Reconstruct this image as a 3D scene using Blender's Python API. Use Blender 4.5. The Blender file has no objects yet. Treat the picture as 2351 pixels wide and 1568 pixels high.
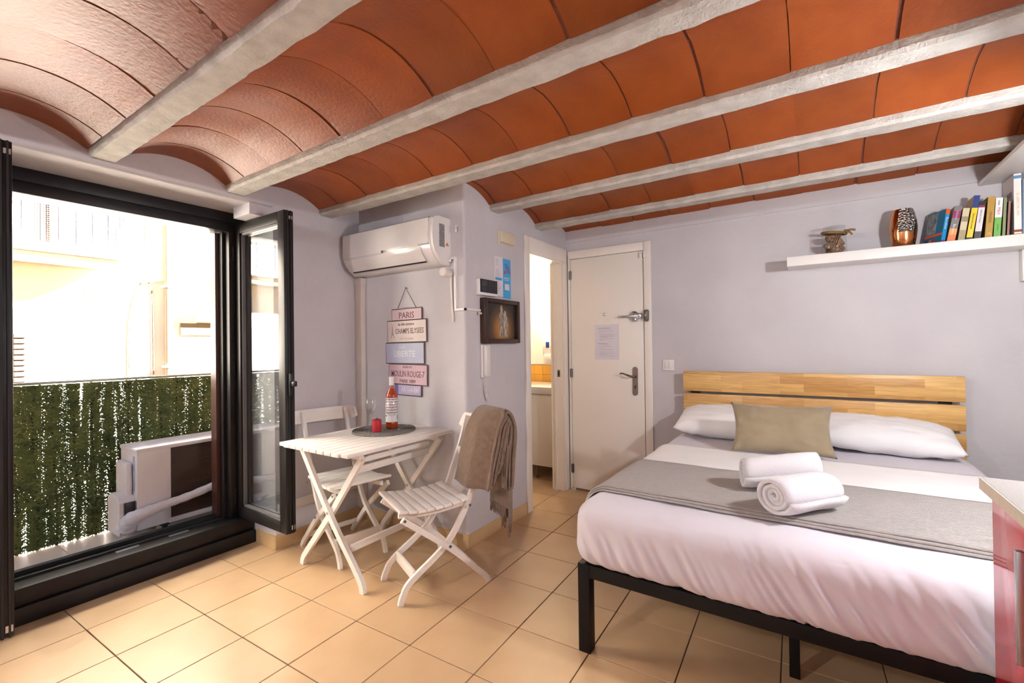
import bpy, bmesh, math, random
from mathutils import Vector, Matrix, noise as mnoise
random.seed(7)
PI = math.pi
SC = bpy.context.scene
COL = SC.collection

# ------------------------------------------------------------------ camera
F_PX, YAW, PITCH, ROLL, CAM_H = 1047.0, math.radians(33.6), math.radians(0.42), math.radians(-0.76), 1.25
_F = Vector((-math.sin(YAW) * math.cos(PITCH), math.cos(YAW) * math.cos(PITCH), math.sin(PITCH)))
_R0 = Vector((math.cos(YAW), math.sin(YAW), 0)); _U0 = _R0.cross(_F)
_R = _R0 * math.cos(ROLL) + _U0 * math.sin(ROLL); _U = -_R0 * math.sin(ROLL) + _U0 * math.cos(ROLL)
cam_d = bpy.data.cameras.new('camera'); cam = bpy.data.objects.new('camera', cam_d); COL.objects.link(cam)
cam_d.sensor_fit = 'HORIZONTAL'; cam_d.sensor_width = 36.0; cam_d.lens = 36.0 * F_PX / 2351.0
cam_d.clip_start = 0.02; cam_d.clip_end = 200
m = Matrix((_R, _U, -_F)).transposed().to_4x4(); m.translation = Vector((0, 0, CAM_H)); cam.matrix_world = m
SC.camera = cam

def ray(u, v): return _F + _R * ((u - 1175.5) / F_PX) - _U * ((v - 784.0) / F_PX)
def atZ(u, v, z=0.0):
    d = ray(u, v); return Vector((0, 0, CAM_H)) + d * ((z - CAM_H) / d.z)
def atY(u, v, y):
    d = ray(u, v); return Vector((0, 0, CAM_H)) + d * (y / d.y)
def atX(u, v, x):
    d = ray(u, v); return Vector((0, 0, CAM_H)) + d * (x / d.x)

# ------------------------------------------------------------------ world, sun, exposure
w = bpy.data.worlds.new('world'); SC.world = w; w.use_nodes = True
nt = w.node_tree; bg = nt.nodes['Background']
sky = nt.nodes.new('ShaderNodeTexSky'); sky.sky_type = 'NISHITA'; sky.sun_disc = False
sky.sun_elevation = math.radians(38); sky.sun_rotation = math.radians(140)
nt.links.new(sky.outputs[0], bg.inputs[0]); bg.inputs[1].default_value = 0.45
sun_d = bpy.data.lights.new('sun', 'SUN'); sun_d.energy = 210; sun_d.angle = math.radians(0.6); sun_d.color = (1, .98, .95)
sun = bpy.data.objects.new('sun', sun_d); COL.objects.link(sun)
sun.rotation_euler = Vector((-.60, -.77, -.52)).to_track_quat('-Z', 'Y').to_euler()
SC.view_settings.view_transform = 'Standard'; SC.view_settings.look = 'None'
SC.view_settings.exposure = 0.0; SC.view_settings.gamma = 1.0; SC.view_settings.use_curve_mapping = False
SC.cycles.use_denoising = True
SC.cycles.max_bounces = 8; SC.cycles.diffuse_bounces = 4; SC.cycles.transparent_max_bounces = 12
SC.cycles.sample_clamp_indirect = 40.0; SC.cycles.caustics_reflective = False; SC.cycles.caustics_refractive = False

# ------------------------------------------------------------------ materials
def S(r, g, b):
    f = lambda c: (c / 255 / 12.92) if c / 255 <= .04045 else ((c / 255 + .055) / 1.055) ** 2.4
    return (f(r), f(g), f(b), 1)
MATS = {}
def mat(name, col=(.8, .8, .8, 1), rough=.5, metal=0.0, col2=None, nscale=8.0, bump=0.0, bscale=60.0, spec=.5,
        stretch=(1, 1, 1), rnd=0.0, coat=0.0, trans=0.0, ior=1.45, emit=None, estr=0.0, sheen=0.0, detail=4.0, space='Object'):
    if name in MATS: return MATS[name]
    M = bpy.data.materials.new(name); M.use_nodes = True; t = M.node_tree; L = t.links; N = t.nodes
    p = N['Principled BSDF']; MATS[name] = M
    p.inputs['Roughness'].default_value = rough; p.inputs['Metallic'].default_value = metal
    p.inputs['Specular IOR Level'].default_value = spec; p.inputs['Coat Weight'].default_value = coat
    p.inputs['Transmission Weight'].default_value = trans; p.inputs['IOR'].default_value = ior
    p.inputs['Sheen Weight'].default_value = sheen
    tc = N.new('ShaderNodeTexCoord'); mp = N.new('ShaderNodeMapping'); mp.inputs['Scale'].default_value = stretch
    L.new(tc.outputs[space], mp.inputs[0])
    n1 = N.new('ShaderNodeTexNoise'); n1.inputs['Scale'].default_value = nscale; n1.inputs['Detail'].default_value = detail
    L.new(mp.outputs[0], n1.inputs['Vector'])
    rmp = N.new('ShaderNodeValToRGB'); rmp.color_ramp.elements[0].position = .3; rmp.color_ramp.elements[1].position = .72
    rmp.color_ramp.elements[0].color = col; rmp.color_ramp.elements[1].color = col2 or tuple(min(1, c * 1.05) for c in col[:3]) + (1,)
    L.new(n1.outputs['Fac'], rmp.inputs[0]); out = rmp.outputs[0]
    if rnd:
        oi = N.new('ShaderNodeObjectInfo'); mr = N.new('ShaderNodeMapRange'); mr.inputs[3].default_value = 1 - rnd; mr.inputs[4].default_value = 1 + rnd
        L.new(oi.outputs['Random'], mr.inputs[0]); hv = N.new('ShaderNodeHueSaturation'); L.new(mr.outputs[0], hv.inputs['Value'])
        L.new(out, hv.inputs['Color']); out = hv.outputs[0]
    L.new(out, p.inputs['Base Color'])
    if bump:
        n2 = N.new('ShaderNodeTexNoise'); n2.inputs['Scale'].default_value = bscale; n2.inputs['Detail'].default_value = 5
        L.new(mp.outputs[0], n2.inputs['Vector']); bp = N.new('ShaderNodeBump'); bp.inputs['Strength'].default_value = bump
        bp.inputs['Distance'].default_value = .01; L.new(n2.outputs['Fac'], bp.inputs['Height']); L.new(bp.outputs[0], p.inputs['Normal'])
    if emit:
        p.inputs['Emission Color'].default_value = emit; p.inputs['Emission Strength'].default_value = estr
    return M
def pane_mat(name, tint=(1, 1, 1, 1), refl=1.0):
    M = bpy.data.materials.new(name); M.use_nodes = True; t = M.node_tree; N = t.nodes; L = t.links
    N.remove(N['Principled BSDF']); tr = N.new('ShaderNodeBsdfTransparent'); tr.inputs[0].default_value = tint
    gl = N.new('ShaderNodeBsdfGlossy'); gl.inputs['Roughness'].default_value = .01
    lw = N.new('ShaderNodeLayerWeight'); lw.inputs[0].default_value = .5; pw = N.new('ShaderNodeMath'); pw.operation = 'POWER'; pw.inputs[1].default_value = 4.0; L.new(lw.outputs['Facing'], pw.inputs[0])
    fr = N.new('ShaderNodeMath'); fr.operation = 'ADD'; fr.inputs[1].default_value = .045; L.new(pw.outputs[0], fr.inputs[0]); mu = N.new('ShaderNodeMath'); mu.operation = 'MULTIPLY'; mu.inputs[1].default_value = refl; mu.use_clamp = True
    mx = N.new('ShaderNodeMixShader'); L.new(fr.outputs[0], mu.inputs[0]); L.new(mu.outputs[0], mx.inputs[0]); L.new(tr.outputs[0], mx.inputs[1]); L.new(gl.outputs[0], mx.inputs[2])
    L.new(mx.outputs[0], N['Material Output'].inputs[0]); MATS[name] = M; return M

plaster = mat('plaster', (.565, .535, .56, 1), .8, col2=(.615, .585, .605, 1), nscale=3, bump=.25, bscale=26)
plaster_white = mat('plaster_white', (.72, .70, .72, 1), .75, col2=(.78, .76, .77, 1), nscale=4, bump=.2, bscale=30)
bath_plaster = mat('bath_plaster', (.80, .76, .68, 1), .7, bump=.1, bscale=30)
terracotta = mat('terracotta', (.215, .039, .0044, 1), .40, col2=(.31, .073, .0115, 1), nscale=5, bump=.18, bscale=70, rnd=.12, detail=8, spec=.45)
mortar = mat('mortar', (.16, .05, .03, 1), .95, bump=.4, bscale=120)
concrete = mat('concrete', (.42, .395, .36, 1), .9, col2=(.58, .55, .51, 1), nscale=14, bump=.6, bscale=90, detail=8)
floor_tile_m = mat('floor_tile_glaze', (.56, .365, .20, 1), .40, col2=(.62, .42, .24, 1), nscale=6, rnd=.04, bump=.03, bscale=30, spec=.8)
grout = mat('grout', (.10, .075, .05, 1), .95, bump=.3, bscale=200)
skirt_m = mat('skirting_glaze', (.62, .42, .22, 1), .35, col2=(.68, .47, .26, 1), nscale=7, rnd=.05)
black_alu = mat('black_aluminium', (.011, .009, .009, 1), .40, col2=(.015, .0125, .0125, 1), bump=.05, bscale=300, spec=.32)
black_gasket = mat('black_gasket', (.008, .008, .008, 1), .6)
brown_alu = mat('brown_aluminium', (.05, .016, .010, 1), .4)
alu = mat('bare_aluminium', (.55, .55, .57, 1), .35, metal=1, bump=.05)
chrome = mat('chrome', (.50, .50, .53, 1), .24, metal=1)
steel_dark = mat('dark_steel', (.20, .18, .17, 1), .35, metal=1)
bronze = mat('bronze', (.22, .17, .14, 1), .38, metal=1, col2=(.27, .21, .17, 1), nscale=20)
white_door = mat('white_door_paint', (.86, .79, .72, 1), .45, col2=(.88, .82, .75, 1), nscale=2, bump=.04, bscale=40)
white_plastic = mat('white_plastic', (.78, .75, .73, 1), .35)
ivory_plastic = mat('ivory_plastic', (.66, .57, .42, 1), .45)
gloss_white = mat('gloss_white_plastic', (.68, .64, .635, 1), .16, coat=.3)
trunk_m = mat('trunking_plastic', (.70, .64, .60, 1), .5)
white_wood = mat('white_painted_wood', (.83, .78, .74, 1), .5, col2=(.87, .83, .79, 1), nscale=9, stretch=(1, 8, 8), bump=.08, bscale=60)
black_steel = mat('black_powder_steel', (.005, .0045, .0045, 1), .45, bump=.05, bscale=300, spec=.25)
black_plastic = mat('black_plastic', (.012, .012, .014, 1), .3)
ink = mat('ink', (.05, .045, .05, 1), .8)
faint_ink = mat('faint_ink', (.30, .27, .28, 1), .8)
paper = mat('paper', (.72, .68, .73, 1), .7, bump=.03)

# ------------------------------------------------------------------ mesh builder
class MB:
    def __init__(s): s.v = []; s.f = []; s.mi = []; s.cur = 0
    def add(s, vs, fs):
        o = len(s.v); s.v += [tuple(x) for x in vs]; s.f += [tuple(o + i for i in f) for f in fs]; s.mi += [s.cur] * len(fs); return s
    def box(s, x0, x1, y0, y1, z0, z1, bev=0.0, seg=2):
        if not bev:
            vs = [(x, y, z) for z in (z0, z1) for y in (y0, y1) for x in (x0, x1)]
            return s.add(vs, [(0, 2, 3, 1), (4, 5, 7, 6), (0, 1, 5, 4), (2, 6, 7, 3), (0, 4, 6, 2), (1, 3, 7, 5)])
        b = bmesh.new(); bmesh.ops.create_cube(b, size=1)
        for q in b.verts: q.co = Vector(((x0 + x1) / 2 + q.co.x * (x1 - x0), (y0 + y1) / 2 + q.co.y * (y1 - y0), (z0 + z1) / 2 + q.co.z * (z1 - z0)))
        bmesh.ops.bevel(b, geom=b.edges[:], offset=bev, segments=seg, profile=.5, affect='EDGES'); return s.bm(b)
    def bm(s, b, mtx=None):
        b.verts.index_update(); vs = [(mtx @ q.co if mtx else q.co.copy()) for q in b.verts]
        fs = [[q.index for q in f.verts] for f in b.faces]; b.free(); return s.add(vs, fs)
    def prism(s, poly, fn, a0, a1):
        n = len(poly); vs = [fn(p[0], p[1], a0) for p in poly] + [fn(p[0], p[1], a1) for p in poly]
        return s.add(vs, [tuple(range(n))[::-1], tuple(range(n, 2 * n))] + [(i, (i + 1) % n, n + (i + 1) % n, n + i) for i in range(n)])
    def tube(s, pts, r, n=10, closed=False, sx=1.0, sy=1.0, cap=True):
        P = [Vector(p) for p in pts]; k = len(P); R = r if isinstance(r, (list, tuple)) else [r] * k
        vs = []; ref = None
        for i in range(k):
            a = P[(i - 1) % k] if (i > 0 or closed) else P[0]; b = P[(i + 1) % k] if (i < k - 1 or closed) else P[-1]
            t = (b - a).normalized()
            if ref is None: ref = t.orthogonal().normalized()
            ref = (ref - t * ref.dot(t)).normalized(); bi = t.cross(ref)
            vs += [P[i] + ref * math.cos(2 * PI * j / n) * R[i] * sx + bi * math.sin(2 * PI * j / n) * R[i] * sy for j in range(n)]
        fs = [(i * n + j, i * n + (j + 1) % n, ((i + 1) % k) * n + (j + 1) % n, ((i + 1) % k) * n + j) for i in range(k if closed else k - 1) for j in range(n)]
        if not closed and cap: fs += [tuple(range(n))[::-1], tuple(range((k - 1) * n, k * n))]
        return s.add(vs, fs)
    def lathe(s, prof, c=(0, 0, 0), n=28, fn=None, sx=1.0, sy=1.0):
        fn = fn or (lambda x, y, z: (c[0] + x, c[1] + y, c[2] + z)); k = len(prof); vs = []
        for r, z in prof: vs += [fn(max(r, 1e-5) * math.cos(2 * PI * j / n) * sx, max(r, 1e-5) * math.sin(2 * PI * j / n) * sy, z) for j in range(n)]
        fs = [(i * n + j, i * n + (j + 1) % n, (i + 1) * n + (j + 1) % n, (i + 1) * n + j) for i in range(k - 1) for j in range(n)]
        if prof[0][0] > 1e-4: fs.append(tuple(range(n))[::-1])
        if prof[-1][0] > 1e-4: fs.append(tuple(range((k - 1) * n, k * n)))
        return s.add(vs, fs)
    def grid(s, fn, nu, nv, wrap_u=False):
        vs = [fn(i / (nu if wrap_u else nu - 1), j / (nv - 1)) for i in range(nu) for j in range(nv)]
        return s.add(vs, [(i * nv + j, ((i + 1) % nu) * nv + j, ((i + 1) % nu) * nv + j + 1, i * nv + j + 1) for i in range(nu if wrap_u else nu - 1) for j in range(nv - 1)])
    def sheet(s, fn, nu, nv, th):
        """closed slab: fn(a,b)->point, thickened downward along its normal"""
        P = [[Vector(fn(i / (nu - 1), j / (nv - 1))) for j in range(nv)] for i in range(nu)]; Q = []
        for i in range(nu):
            row = []
            for j in range(nv):
                du = P[min(i + 1, nu - 1)][j] - P[max(i - 1, 0)][j]; dv = P[i][min(j + 1, nv - 1)] - P[i][max(j - 1, 0)]
                nn = du.cross(dv); nn = nn.normalized() if nn.length > 1e-12 else Vector((0, 0, 1)); row.append(P[i][j] - nn * th)
            Q.append(row)
        a = [p for r in P for p in r]; b = [p for r in Q for p in r]; o = len(a); ix = lambda i, j: i * nv + j
        fs = []
        for i in range(nu - 1):
            for j in range(nv - 1):
                q = (ix(i, j), ix(i + 1, j), ix(i + 1, j + 1), ix(i, j + 1)); fs.append(q); fs.append(tuple(o + t for t in q[::-1]))
        bd = [ix(i, 0) for i in range(nu)] + [ix(nu - 1, j) for j in range(1, nv)] + [ix(i, nv - 1) for i in range(nu - 2, -1, -1)] + [ix(0, j) for j in range(nv - 2, 0, -1)]
        for t in range(len(bd)): x, y = bd[t], bd[(t + 1) % len(bd)]; fs.append((y, x, o + x, o + y))
        return s.add(a + b, fs)

ROOT = {}
def obj(name, mb, mats, parent=None, smooth=35, world=True, kind=None, label=None, fixn=True):
    me = bpy.data.meshes.new(name)
    vs = mb.v
    if parent is not None and world:
        inv = ROOT.get(parent.name, Matrix()).inverted(); vs = [inv @ Vector(q) for q in vs]
    me.from_pydata([tuple(q) for q in vs], [], mb.f)
    ml = mats if isinstance(mats, (list, tuple)) else [mats]
    for q in ml: me.materials.append(q)
    if len(ml) > 1: me.polygons.foreach_set('material_index', mb.mi)
    if fixn:
        b = bmesh.new(); b.from_mesh(me); bmesh.ops.recalc_face_normals(b, faces=b.faces[:]); b.to_mesh(me); b.free()
    if smooth:
        me.polygons.foreach_set('use_smooth', [True] * len(me.polygons)); me.set_sharp_from_angle(angle=math.radians(smooth))
    me.update()
    o = bpy.data.objects.new(name, me); COL.objects.link(o)
    if parent is not None: o.parent = parent; ROOT[o.name] = ROOT.get(parent.name, Matrix())
    if kind: o['kind'] = kind
    if label: o['label'] = label
    return o
def tag(o, label, cat, group=None, kind=None):
    o['label'] = label; o['category'] = cat
    if group: o['group'] = group
    if kind: o['kind'] = kind
    return o
def thing(name, label, cat, loc=(0, 0, 0), rz=0.0, group=None, kind=None):
    o = bpy.data.objects.new(name, None); COL.objects.link(o); o.empty_display_size = .05
    o.location = loc; o.rotation_euler = (0, 0, rz)
    ROOT[o.name] = Matrix.Translation(Vector(loc)) @ Matrix.Rotation(rz, 4, 'Z')
    return tag(o, label, cat, group, kind)
def place(mesh_owner, name, loc, rot, parent):
    c = mesh_owner.copy(); COL.objects.link(c); c.parent = parent; c.location = loc; c.rotation_euler = rot; c.name = name; return c
def copy_tree(o, parent=None):
    c = o.copy(); COL.objects.link(c); c.parent = parent
    for ch in list(o.children): copy_tree(ch, c)
    return c
def catmull(pts, n=6):
    P = [Vector(p) for p in pts]; out = []
    for i in range(len(P) - 1):
        a, b, c, d = P[max(i - 1, 0)], P[i], P[i + 1], P[min(i + 2, len(P) - 1)]
        for k in range(n):
            t = k / n; out.append(.5 * ((2 * b) + (c - a) * t + (2 * a - 5 * b + 4 * c - d) * t * t + (3 * b - a - 3 * c + d) * t ** 3))
    out.append(P[-1]); return out
def text_mb(txt, size, org, right, up, ext=.0004, align='CENTER', sx=1.0, bold=0.0):
    cu = bpy.data.curves.new('t', 'FONT'); cu.body = txt; cu.size = size; cu.extrude = ext; cu.align_x = align; cu.align_y = 'CENTER'; cu.resolution_u = 2; cu.offset = bold
    o = bpy.data.objects.new('t', cu); COL.objects.link(o); bpy.context.view_layer.update()
    me = bpy.data.meshes.new_from_object(o.evaluated_get(bpy.context.evaluated_depsgraph_get()))
    bpy.data.objects.remove(o); bpy.data.curves.remove(cu)
    right = Vector(right).normalized(); up = Vector(up).normalized(); nn = right.cross(up); org = Vector(org); mb = MB()
    mb.add([org + right * q.co.x * sx + up * q.co.y + nn * q.co.z for q in me.vertices], [tuple(p.vertices) for p in me.polygons])
    bpy.data.meshes.remove(me); return mb
def nz(x, y, z=0.0, s=1.0): return mnoise.noise(Vector((x * s, y * s, z * s)))

# ------------------------------------------------------------------ room shell
XL, XR, YB, YF = -2.805, 1.05, 3.585, -2.90      # left wall face, right wall, bed wall, wall behind the camera
XC, YA = -1.80, 2.19                             # bathroom wall face, alcove (air conditioner) wall face
TOP = 2.34
WY0, WY1, LINT = 0.33, 1.545, 2.126              # window opening, lintel soffit

def struct(name, mb, m, label, cat, smooth=35):
    return tag(obj(name, mb, m, smooth=smooth), label, cat, kind='structure')

# floor with single tiles
mb = MB().box(-3.3, XR + .1, YF - .1, 4.3, -.12, -.004)
floor = struct('floor', mb, grout, 'beige ceramic tile floor of the studio room', 'floor')
TS = .3315; TR = math.radians(1.9); TO = Vector((-1.94 * CAM_H, 1.054 * CAM_H, 0))
ca, sa = math.cos(TR), math.sin(TR)
g = .0022
tm = MB().box(-TS / 2 + g, TS / 2 - g, -TS / 2 + g, TS / 2 - g, -.010, 0, bev=.0012, seg=1)
tile0 = obj('floor_tile', tm, floor_tile_m, floor, world=False, smooth=None)
first = True
def clip(poly, ax, lim, keep_less):
    out = []
    for i in range(len(poly)):
        a, b = poly[i], poly[(i + 1) % len(poly)]
        ia = (a[ax] <= lim) == keep_less; ib = (b[ax] <= lim) == keep_less
        if ia: out.append(a)
        if ia != ib:
            t = (lim - a[ax]) / (b[ax] - a[ax]); out.append((a[0] + t * (b[0] - a[0]), a[1] + t * (b[1] - a[1])))
    return out
def lay(i, j, lims):
    global first
    c = (TO.x + (i + .5) * TS * ca - (j + .5) * TS * sa, TO.y + (i + .5) * TS * sa + (j + .5) * TS * ca)
    h = TS / 2 - g; P = [(c[0] + a * ca - b * sa, c[1] + a * sa + b * ca) for a, b in ((-h, -h), (h, -h), (h, h), (-h, h))]
    Q = P
    for ax, lim, less in ((0, lims[0], False), (0, lims[1], True), (1, lims[2], False), (1, lims[3], True)):
        Q = clip(Q, ax, lim, less)
        if len(Q) < 3: return
    area = abs(sum(Q[k][0] * Q[(k + 1) % len(Q)][1] - Q[(k + 1) % len(Q)][0] * Q[k][1] for k in range(len(Q)))) / 2
    if area < 2e-4: return
    if area > (2 * h) ** 2 - 1e-6:
        if first: tile0.location = (c[0], c[1], 0); tile0.rotation_euler = (0, 0, TR); first = False
        else: place(tile0, 'floor_tile', (c[0], c[1], random.uniform(-.0004, .0004)), (0, 0, TR), floor)
    else:
        obj('floor_tile', MB().prism(Q, lambda x, y, z: (x, y, z), -.010, 0), floor_tile_m, floor, smooth=None)
for i in range(-4, 12):
    for j in range(-14, 10): lay(i, j, (-3.05, XR, YF, 4.2))

# left wall (window wall)
mb = MB()
mb.box(-3.3, XL, WY1, 4.3, 0, TOP); mb.box(-3.3, XL, YF, WY0, 0, TOP)
arc = [(-3.3, TOP), (-3.3, LINT), (XL - .03, LINT)] + [(XL - .03 + .03 * math.sin(a), LINT + .03 - .03 * math.cos(a)) for a in [k * PI / 12 for k in range(1, 7)]] + [(XL, TOP)]
mb.prism(arc, lambda x, z, y: (x, y, z), WY0, WY1)
mb.box(-3.0, XL - .004, 1.405, WY1, 2.058, LINT)
struct('wall_left', mb, plaster, 'lilac plaster wall around the balcony window', 'wall')

# alcove wall + bathroom wall, one L-shaped plastered column
L = [(XL, YA)] + [(XC - .018 + .018 * math.sin(a), YA + .018 - .018 * math.cos(a)) for a in [k * PI / 12 for k in range(0, 7)]] + [(XC, 2.935), (XC - .1, 2.935), (XC - .1, YA + .1), (XL, YA + .1)]
mb = MB().prism(L, lambda x, y, z: (x, y, z), 0, TOP)
mb.box(XC - .1, XC, 2.935, 3.505, 1.962, TOP); mb.box(XC - .1, XC, 3.505, 4.3, 0, TOP)
struct('wall_middle', mb, plaster, 'lilac plaster wall with the air conditioner and the bathroom doorway', 'wall')
mb = MB().box(XC, -1.762, YB, YB + .12, 0, TOP).box(-1.118, XR + .1, YB, YB + .12, 0, TOP).box(-1.762, -1.118, YB, YB + .12, 1.985, TOP)
mb.box(XC, XR, YB - .010, YB, 2.128, TOP)
struct('wall_back', mb, plaster, 'pale lilac plaster wall behind the bed', 'wall')
struct('wall_right', MB().box(XR, XR + .1, YF, YB + .12, 0, TOP), plaster, 'plaster wall on the kitchen side at the right', 'wall')
ow = MB().box(-3.32, -3.3, WY1 + .02, 14, -.1, 2.55).box(-3.32, -3.3, -7, WY0 - .02, -.1, 2.55).box(-3.32, -3.3, WY0 - .02, WY1 + .02, LINT + .01, 2.55).box(-3.32, -3.3, -7, 14, -3.5, -.1)  # outer face added to cut bounce light and shade the facade opposite
struct('wall_outside', ow, mat('outer_render', (.24, .17, .115, 1), .9, bump=.3, bscale=20), 'dark ochre outer face added to the window wall to limit bounce light', 'wall')
struct('wall_front', MB().box(-3.3, XR + .1, YF - .1, YF, 0, TOP), plaster, 'plaster wall opposite the bed', 'wall')
mb = MB().box(-3.3, XC, 4.2, 4.3, 0, TOP)
struct('wall_bathroom', mb, bath_plaster, 'cream wall at the back of the bathroom', 'wall')
def bath_vault(a, b):
    t = a * PI; return (-2.805 + .905 * a, 2.29 + 1.91 * b, 2.02 + .23 * math.sin(t))
struct('ceiling_bathroom', MB().grid(bath_vault, 14, 3), bath_plaster, 'cream vaulted ceiling of the bathroom', 'ceiling')

# ceiling: slab, concrete beams, single vault tiles
ceil = struct('ceiling', MB().box(-3.3, XR + .1, YF - .1, 4.3, TOP, TOP + .1), concrete, 'ceiling of concrete beams and terracotta vaults', 'ceiling')
BW, BP, B0 = .105, .594, .676
def beam_mesh(x0, x1, y0, seed):
    n = int((x1 - x0) / .03); mbb = MB(); vs = []; fs = []
    for i in range(n + 1):
        x = x0 + (x1 - x0) * i / n
        e = lambda k: .006 * nz(x * 9, seed * 7 + k) + .004 * nz(x * 31, seed * 3 + k)
        zb = 2.15 + .003 * nz(x * 6, seed)
        ring = [(y0 + .004 * nz(x * 8, seed + 40), 2.32), (y0 + .003 * nz(x * 12, seed + 20), 2.163 + e(2)), (y0 + .009 + e(1), zb), (y0 + BW - .009 + e(5), zb), (y0 + BW, 2.165 + e(6)), (y0 + BW, 2.32)]
        vs += [(x, a, b) for a, b in ring]
    m_ = 6
    for i in range(n):
        for j in range(m_): fs.append((i * m_ + j, i * m_ + (j + 1) % m_, (i + 1) * m_ + (j + 1) % m_, (i + 1) * m_ + j))
    fs += [tuple(range(m_)), tuple(range(n * m_, (n + 1) * m_))[::-1]]
    return mbb.add(vs, fs)
beams = [B0 + BP * k for k in range(-5, 5)]
for k, y0 in enumerate(beams):
    x0 = XL if y0 + BW < YA + .06 else XC
    obj('beam', beam_mesh(x0 - .02, XR, y0, k + 1), concrete, ceil, smooth=25)
SPAN = BP - BW; SAG = .078; SPR = 2.186
RV = (SPAN ** 2 / 4 + SAG ** 2) / (2 * SAG); HA = math.asin(SPAN / 2 / RV)
def vault_arc(t, off=0.0):
    a = -HA + 2 * HA * t; return ((RV + off) * math.sin(a), SPR + SAG - RV + (RV + off) * math.cos(a))
def tile_mb(length, na=12, wiggle=0):
    mbb = MB(); vs = []; fs = []; nx = 5
    for i in range(nx):
        x = -length / 2 + length * i / (nx - 1)
        for k in range(na + 1):
            y, z = vault_arc(k / na); e = (.0022 * nz(k * .9, wiggle * 5 + (i == 0) * 9, 3)) if i in (0, nx - 1) else 0
            r = .0016 if i in (0, nx - 1) else 0
            vs.append((x + e, y, z + r))
        for k in range(na + 1):
            y, z = vault_arc(k / na, .022); vs.append((x, y, z))
    q = na + 1; rr = 2 * q
    for i in range(nx - 1):
        for k in range(na):
            a = i * rr + k; b = a + rr; fs += [(a, b, b + 1, a + 1), (a + q, a + q + 1, b + q + 1, b + q)]
        a = i * rr; b = a + rr; fs += [(a, a + q, b + q, b), (a + na, b + na, b + na + q, a + na + q)]
    for i in (0, nx - 1):
        for k in range(na): a = i * rr + k; fs.append((a, a + 1, a + q + 1, a + q))
    return mbb.add(vs, fs)
VP = .2815; J0 = -1.745
protos = {}
for k in range(-7, 5):
    yc = B0 + BP * k + BW + SPAN / 2
    if yc > YB or yc < YF: continue
    x0 = XL if yc < YA + .03 else XC
    ys = [yc + vault_arc(t / 14 * 1.04 - .02, .0045)[0] for t in range(15)]; zs = [vault_arc(t / 14 * 1.04 - .02, .0045)[1] for t in range(15)]
    obj('mortar_bed', MB().grid(lambda a, b: (x0 + (XR - x0) * a, ys[round(b * 14)], zs[round(b * 14)]), 2, 15), mortar, ceil)
    joints = [J0 + VP * q for q in range(-8, 14)]
    edges = [x0 - .012] + [j for j in joints if x0 + .02 < j < XR - .02] + [XR]
    for a, b in zip(edges[:-1], edges[1:]):
        ln = round(b - a - .0065, 4); var = random.randrange(3); key = (ln, var)
        dz = random.uniform(-.0022, .0012); loc = ((a + b) / 2, yc, dz); rot = (random.uniform(-.003, .003), random.uniform(-.003, .003), 0)
        if key not in protos:
            o = obj('vault_tile', tile_mb(ln, wiggle=var + 1), terracotta, ceil, world=False, smooth=40); o.location = loc; o.rotation_euler = rot; protos[key] = o
        else: place(protos[key], 'vault_tile', loc, rot, ceil)

# tile skirting
def skirting(name, label, segs):
    root = thing(name, label, 'baseboard', kind='structure')
    for (p, q, nx, ny) in segs:
        p = Vector(p + (0,)); q = Vector(q + (0,)); d = (q - p); ln = d.length; d.normalize(); n_ = max(1, round(ln / .33)); st = ln / n_
        for i in range(n_):
            a = p + d * (i * st + .001); b = p + d * ((i + 1) * st - .001); o_ = Vector((nx, ny, 0)) * .010
            pts = [a, b, b + o_, a + o_]; h = .083
            obj('skirting_tile', MB().add([(v.x, v.y, 0) for v in pts] + [(v.x, v.y, h) for v in pts], [(3, 2, 1, 0), (4, 5, 6, 7), (0, 1, 5, 4), (1, 2, 6, 5), (2, 3, 7, 6), (3, 0, 4, 7)]), skirt_m, root, smooth=None)
    return root
skirting('baseboard_left', 'beige tile skirting under the window sash', [((-3.02, WY1), (XL, WY1), 0, -1), ((XL, WY1 - .01), (XL, YA), 1, 0)])
skirting('baseboard_middle', 'beige tile skirting around the wall corner by the blanket', [((XL, YA), (XC + .01, YA), 0, -1), ((XC, YA), (XC, 2.868), 1, 0)])
skirting('baseboard_back', 'beige tile skirting behind the bed', [((-1.045, YB), (XR, YB), 0, -1)])

# ------------------------------------------------------------------ balcony window
glass = pane_mat('window_glass', (.93, .95, .95, 1), 2.2)
win = thing('window_1', 'black aluminium balcony window with two sashes swung into the room', 'window', (-3.05, .94, 0), kind='structure')
obj('threshold', MB().box(-3.14, -3.030, WY0, 1.532, 0, .081, bev=.003), black_alu, win)
obj('threshold', MB().box(-3.26, -3.046, WY0, 1.532, .085, .165, bev=.004), black_alu, win)
obj('sill_track', MB().box(-3.26, -3.225, WY0 + .02, 1.40, .165, .185).box(-3.17, -3.155, WY0 + .02, 1.40, .165, .176), black_gasket, win)
obj('track_plate', MB().box(-3.150, -3.128, .86, .96, .165, .168).box(-3.150, -3.128, 1.10, 1.2, .165, .168), alu, win)
obj('head_frame', MB().box(-3.26, -3.126, WY0, 1.532, 2.060, LINT - .001, bev=.003).box(-3.26, -3.118, WY0, 1.532, 2.000, 2.057, bev=.003), black_alu, win)
obj('jamb', MB().box(-3.26, -3.118, 1.430, 1.532, .166, 1.999, bev=.003).box(-3.26, -3.17, 1.412, 1.429, .166, 1.999), black_alu, win)
obj('jamb', MB().box(-3.26, -3.118, WY0 + .002, .462, .166, 1.999, bev=.003), black_alu, win)
obj('outer_jamb', MB().box(-3.285, -3.215, 1.390, 1.411, .17, 1.999), brown_alu, win)
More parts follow.
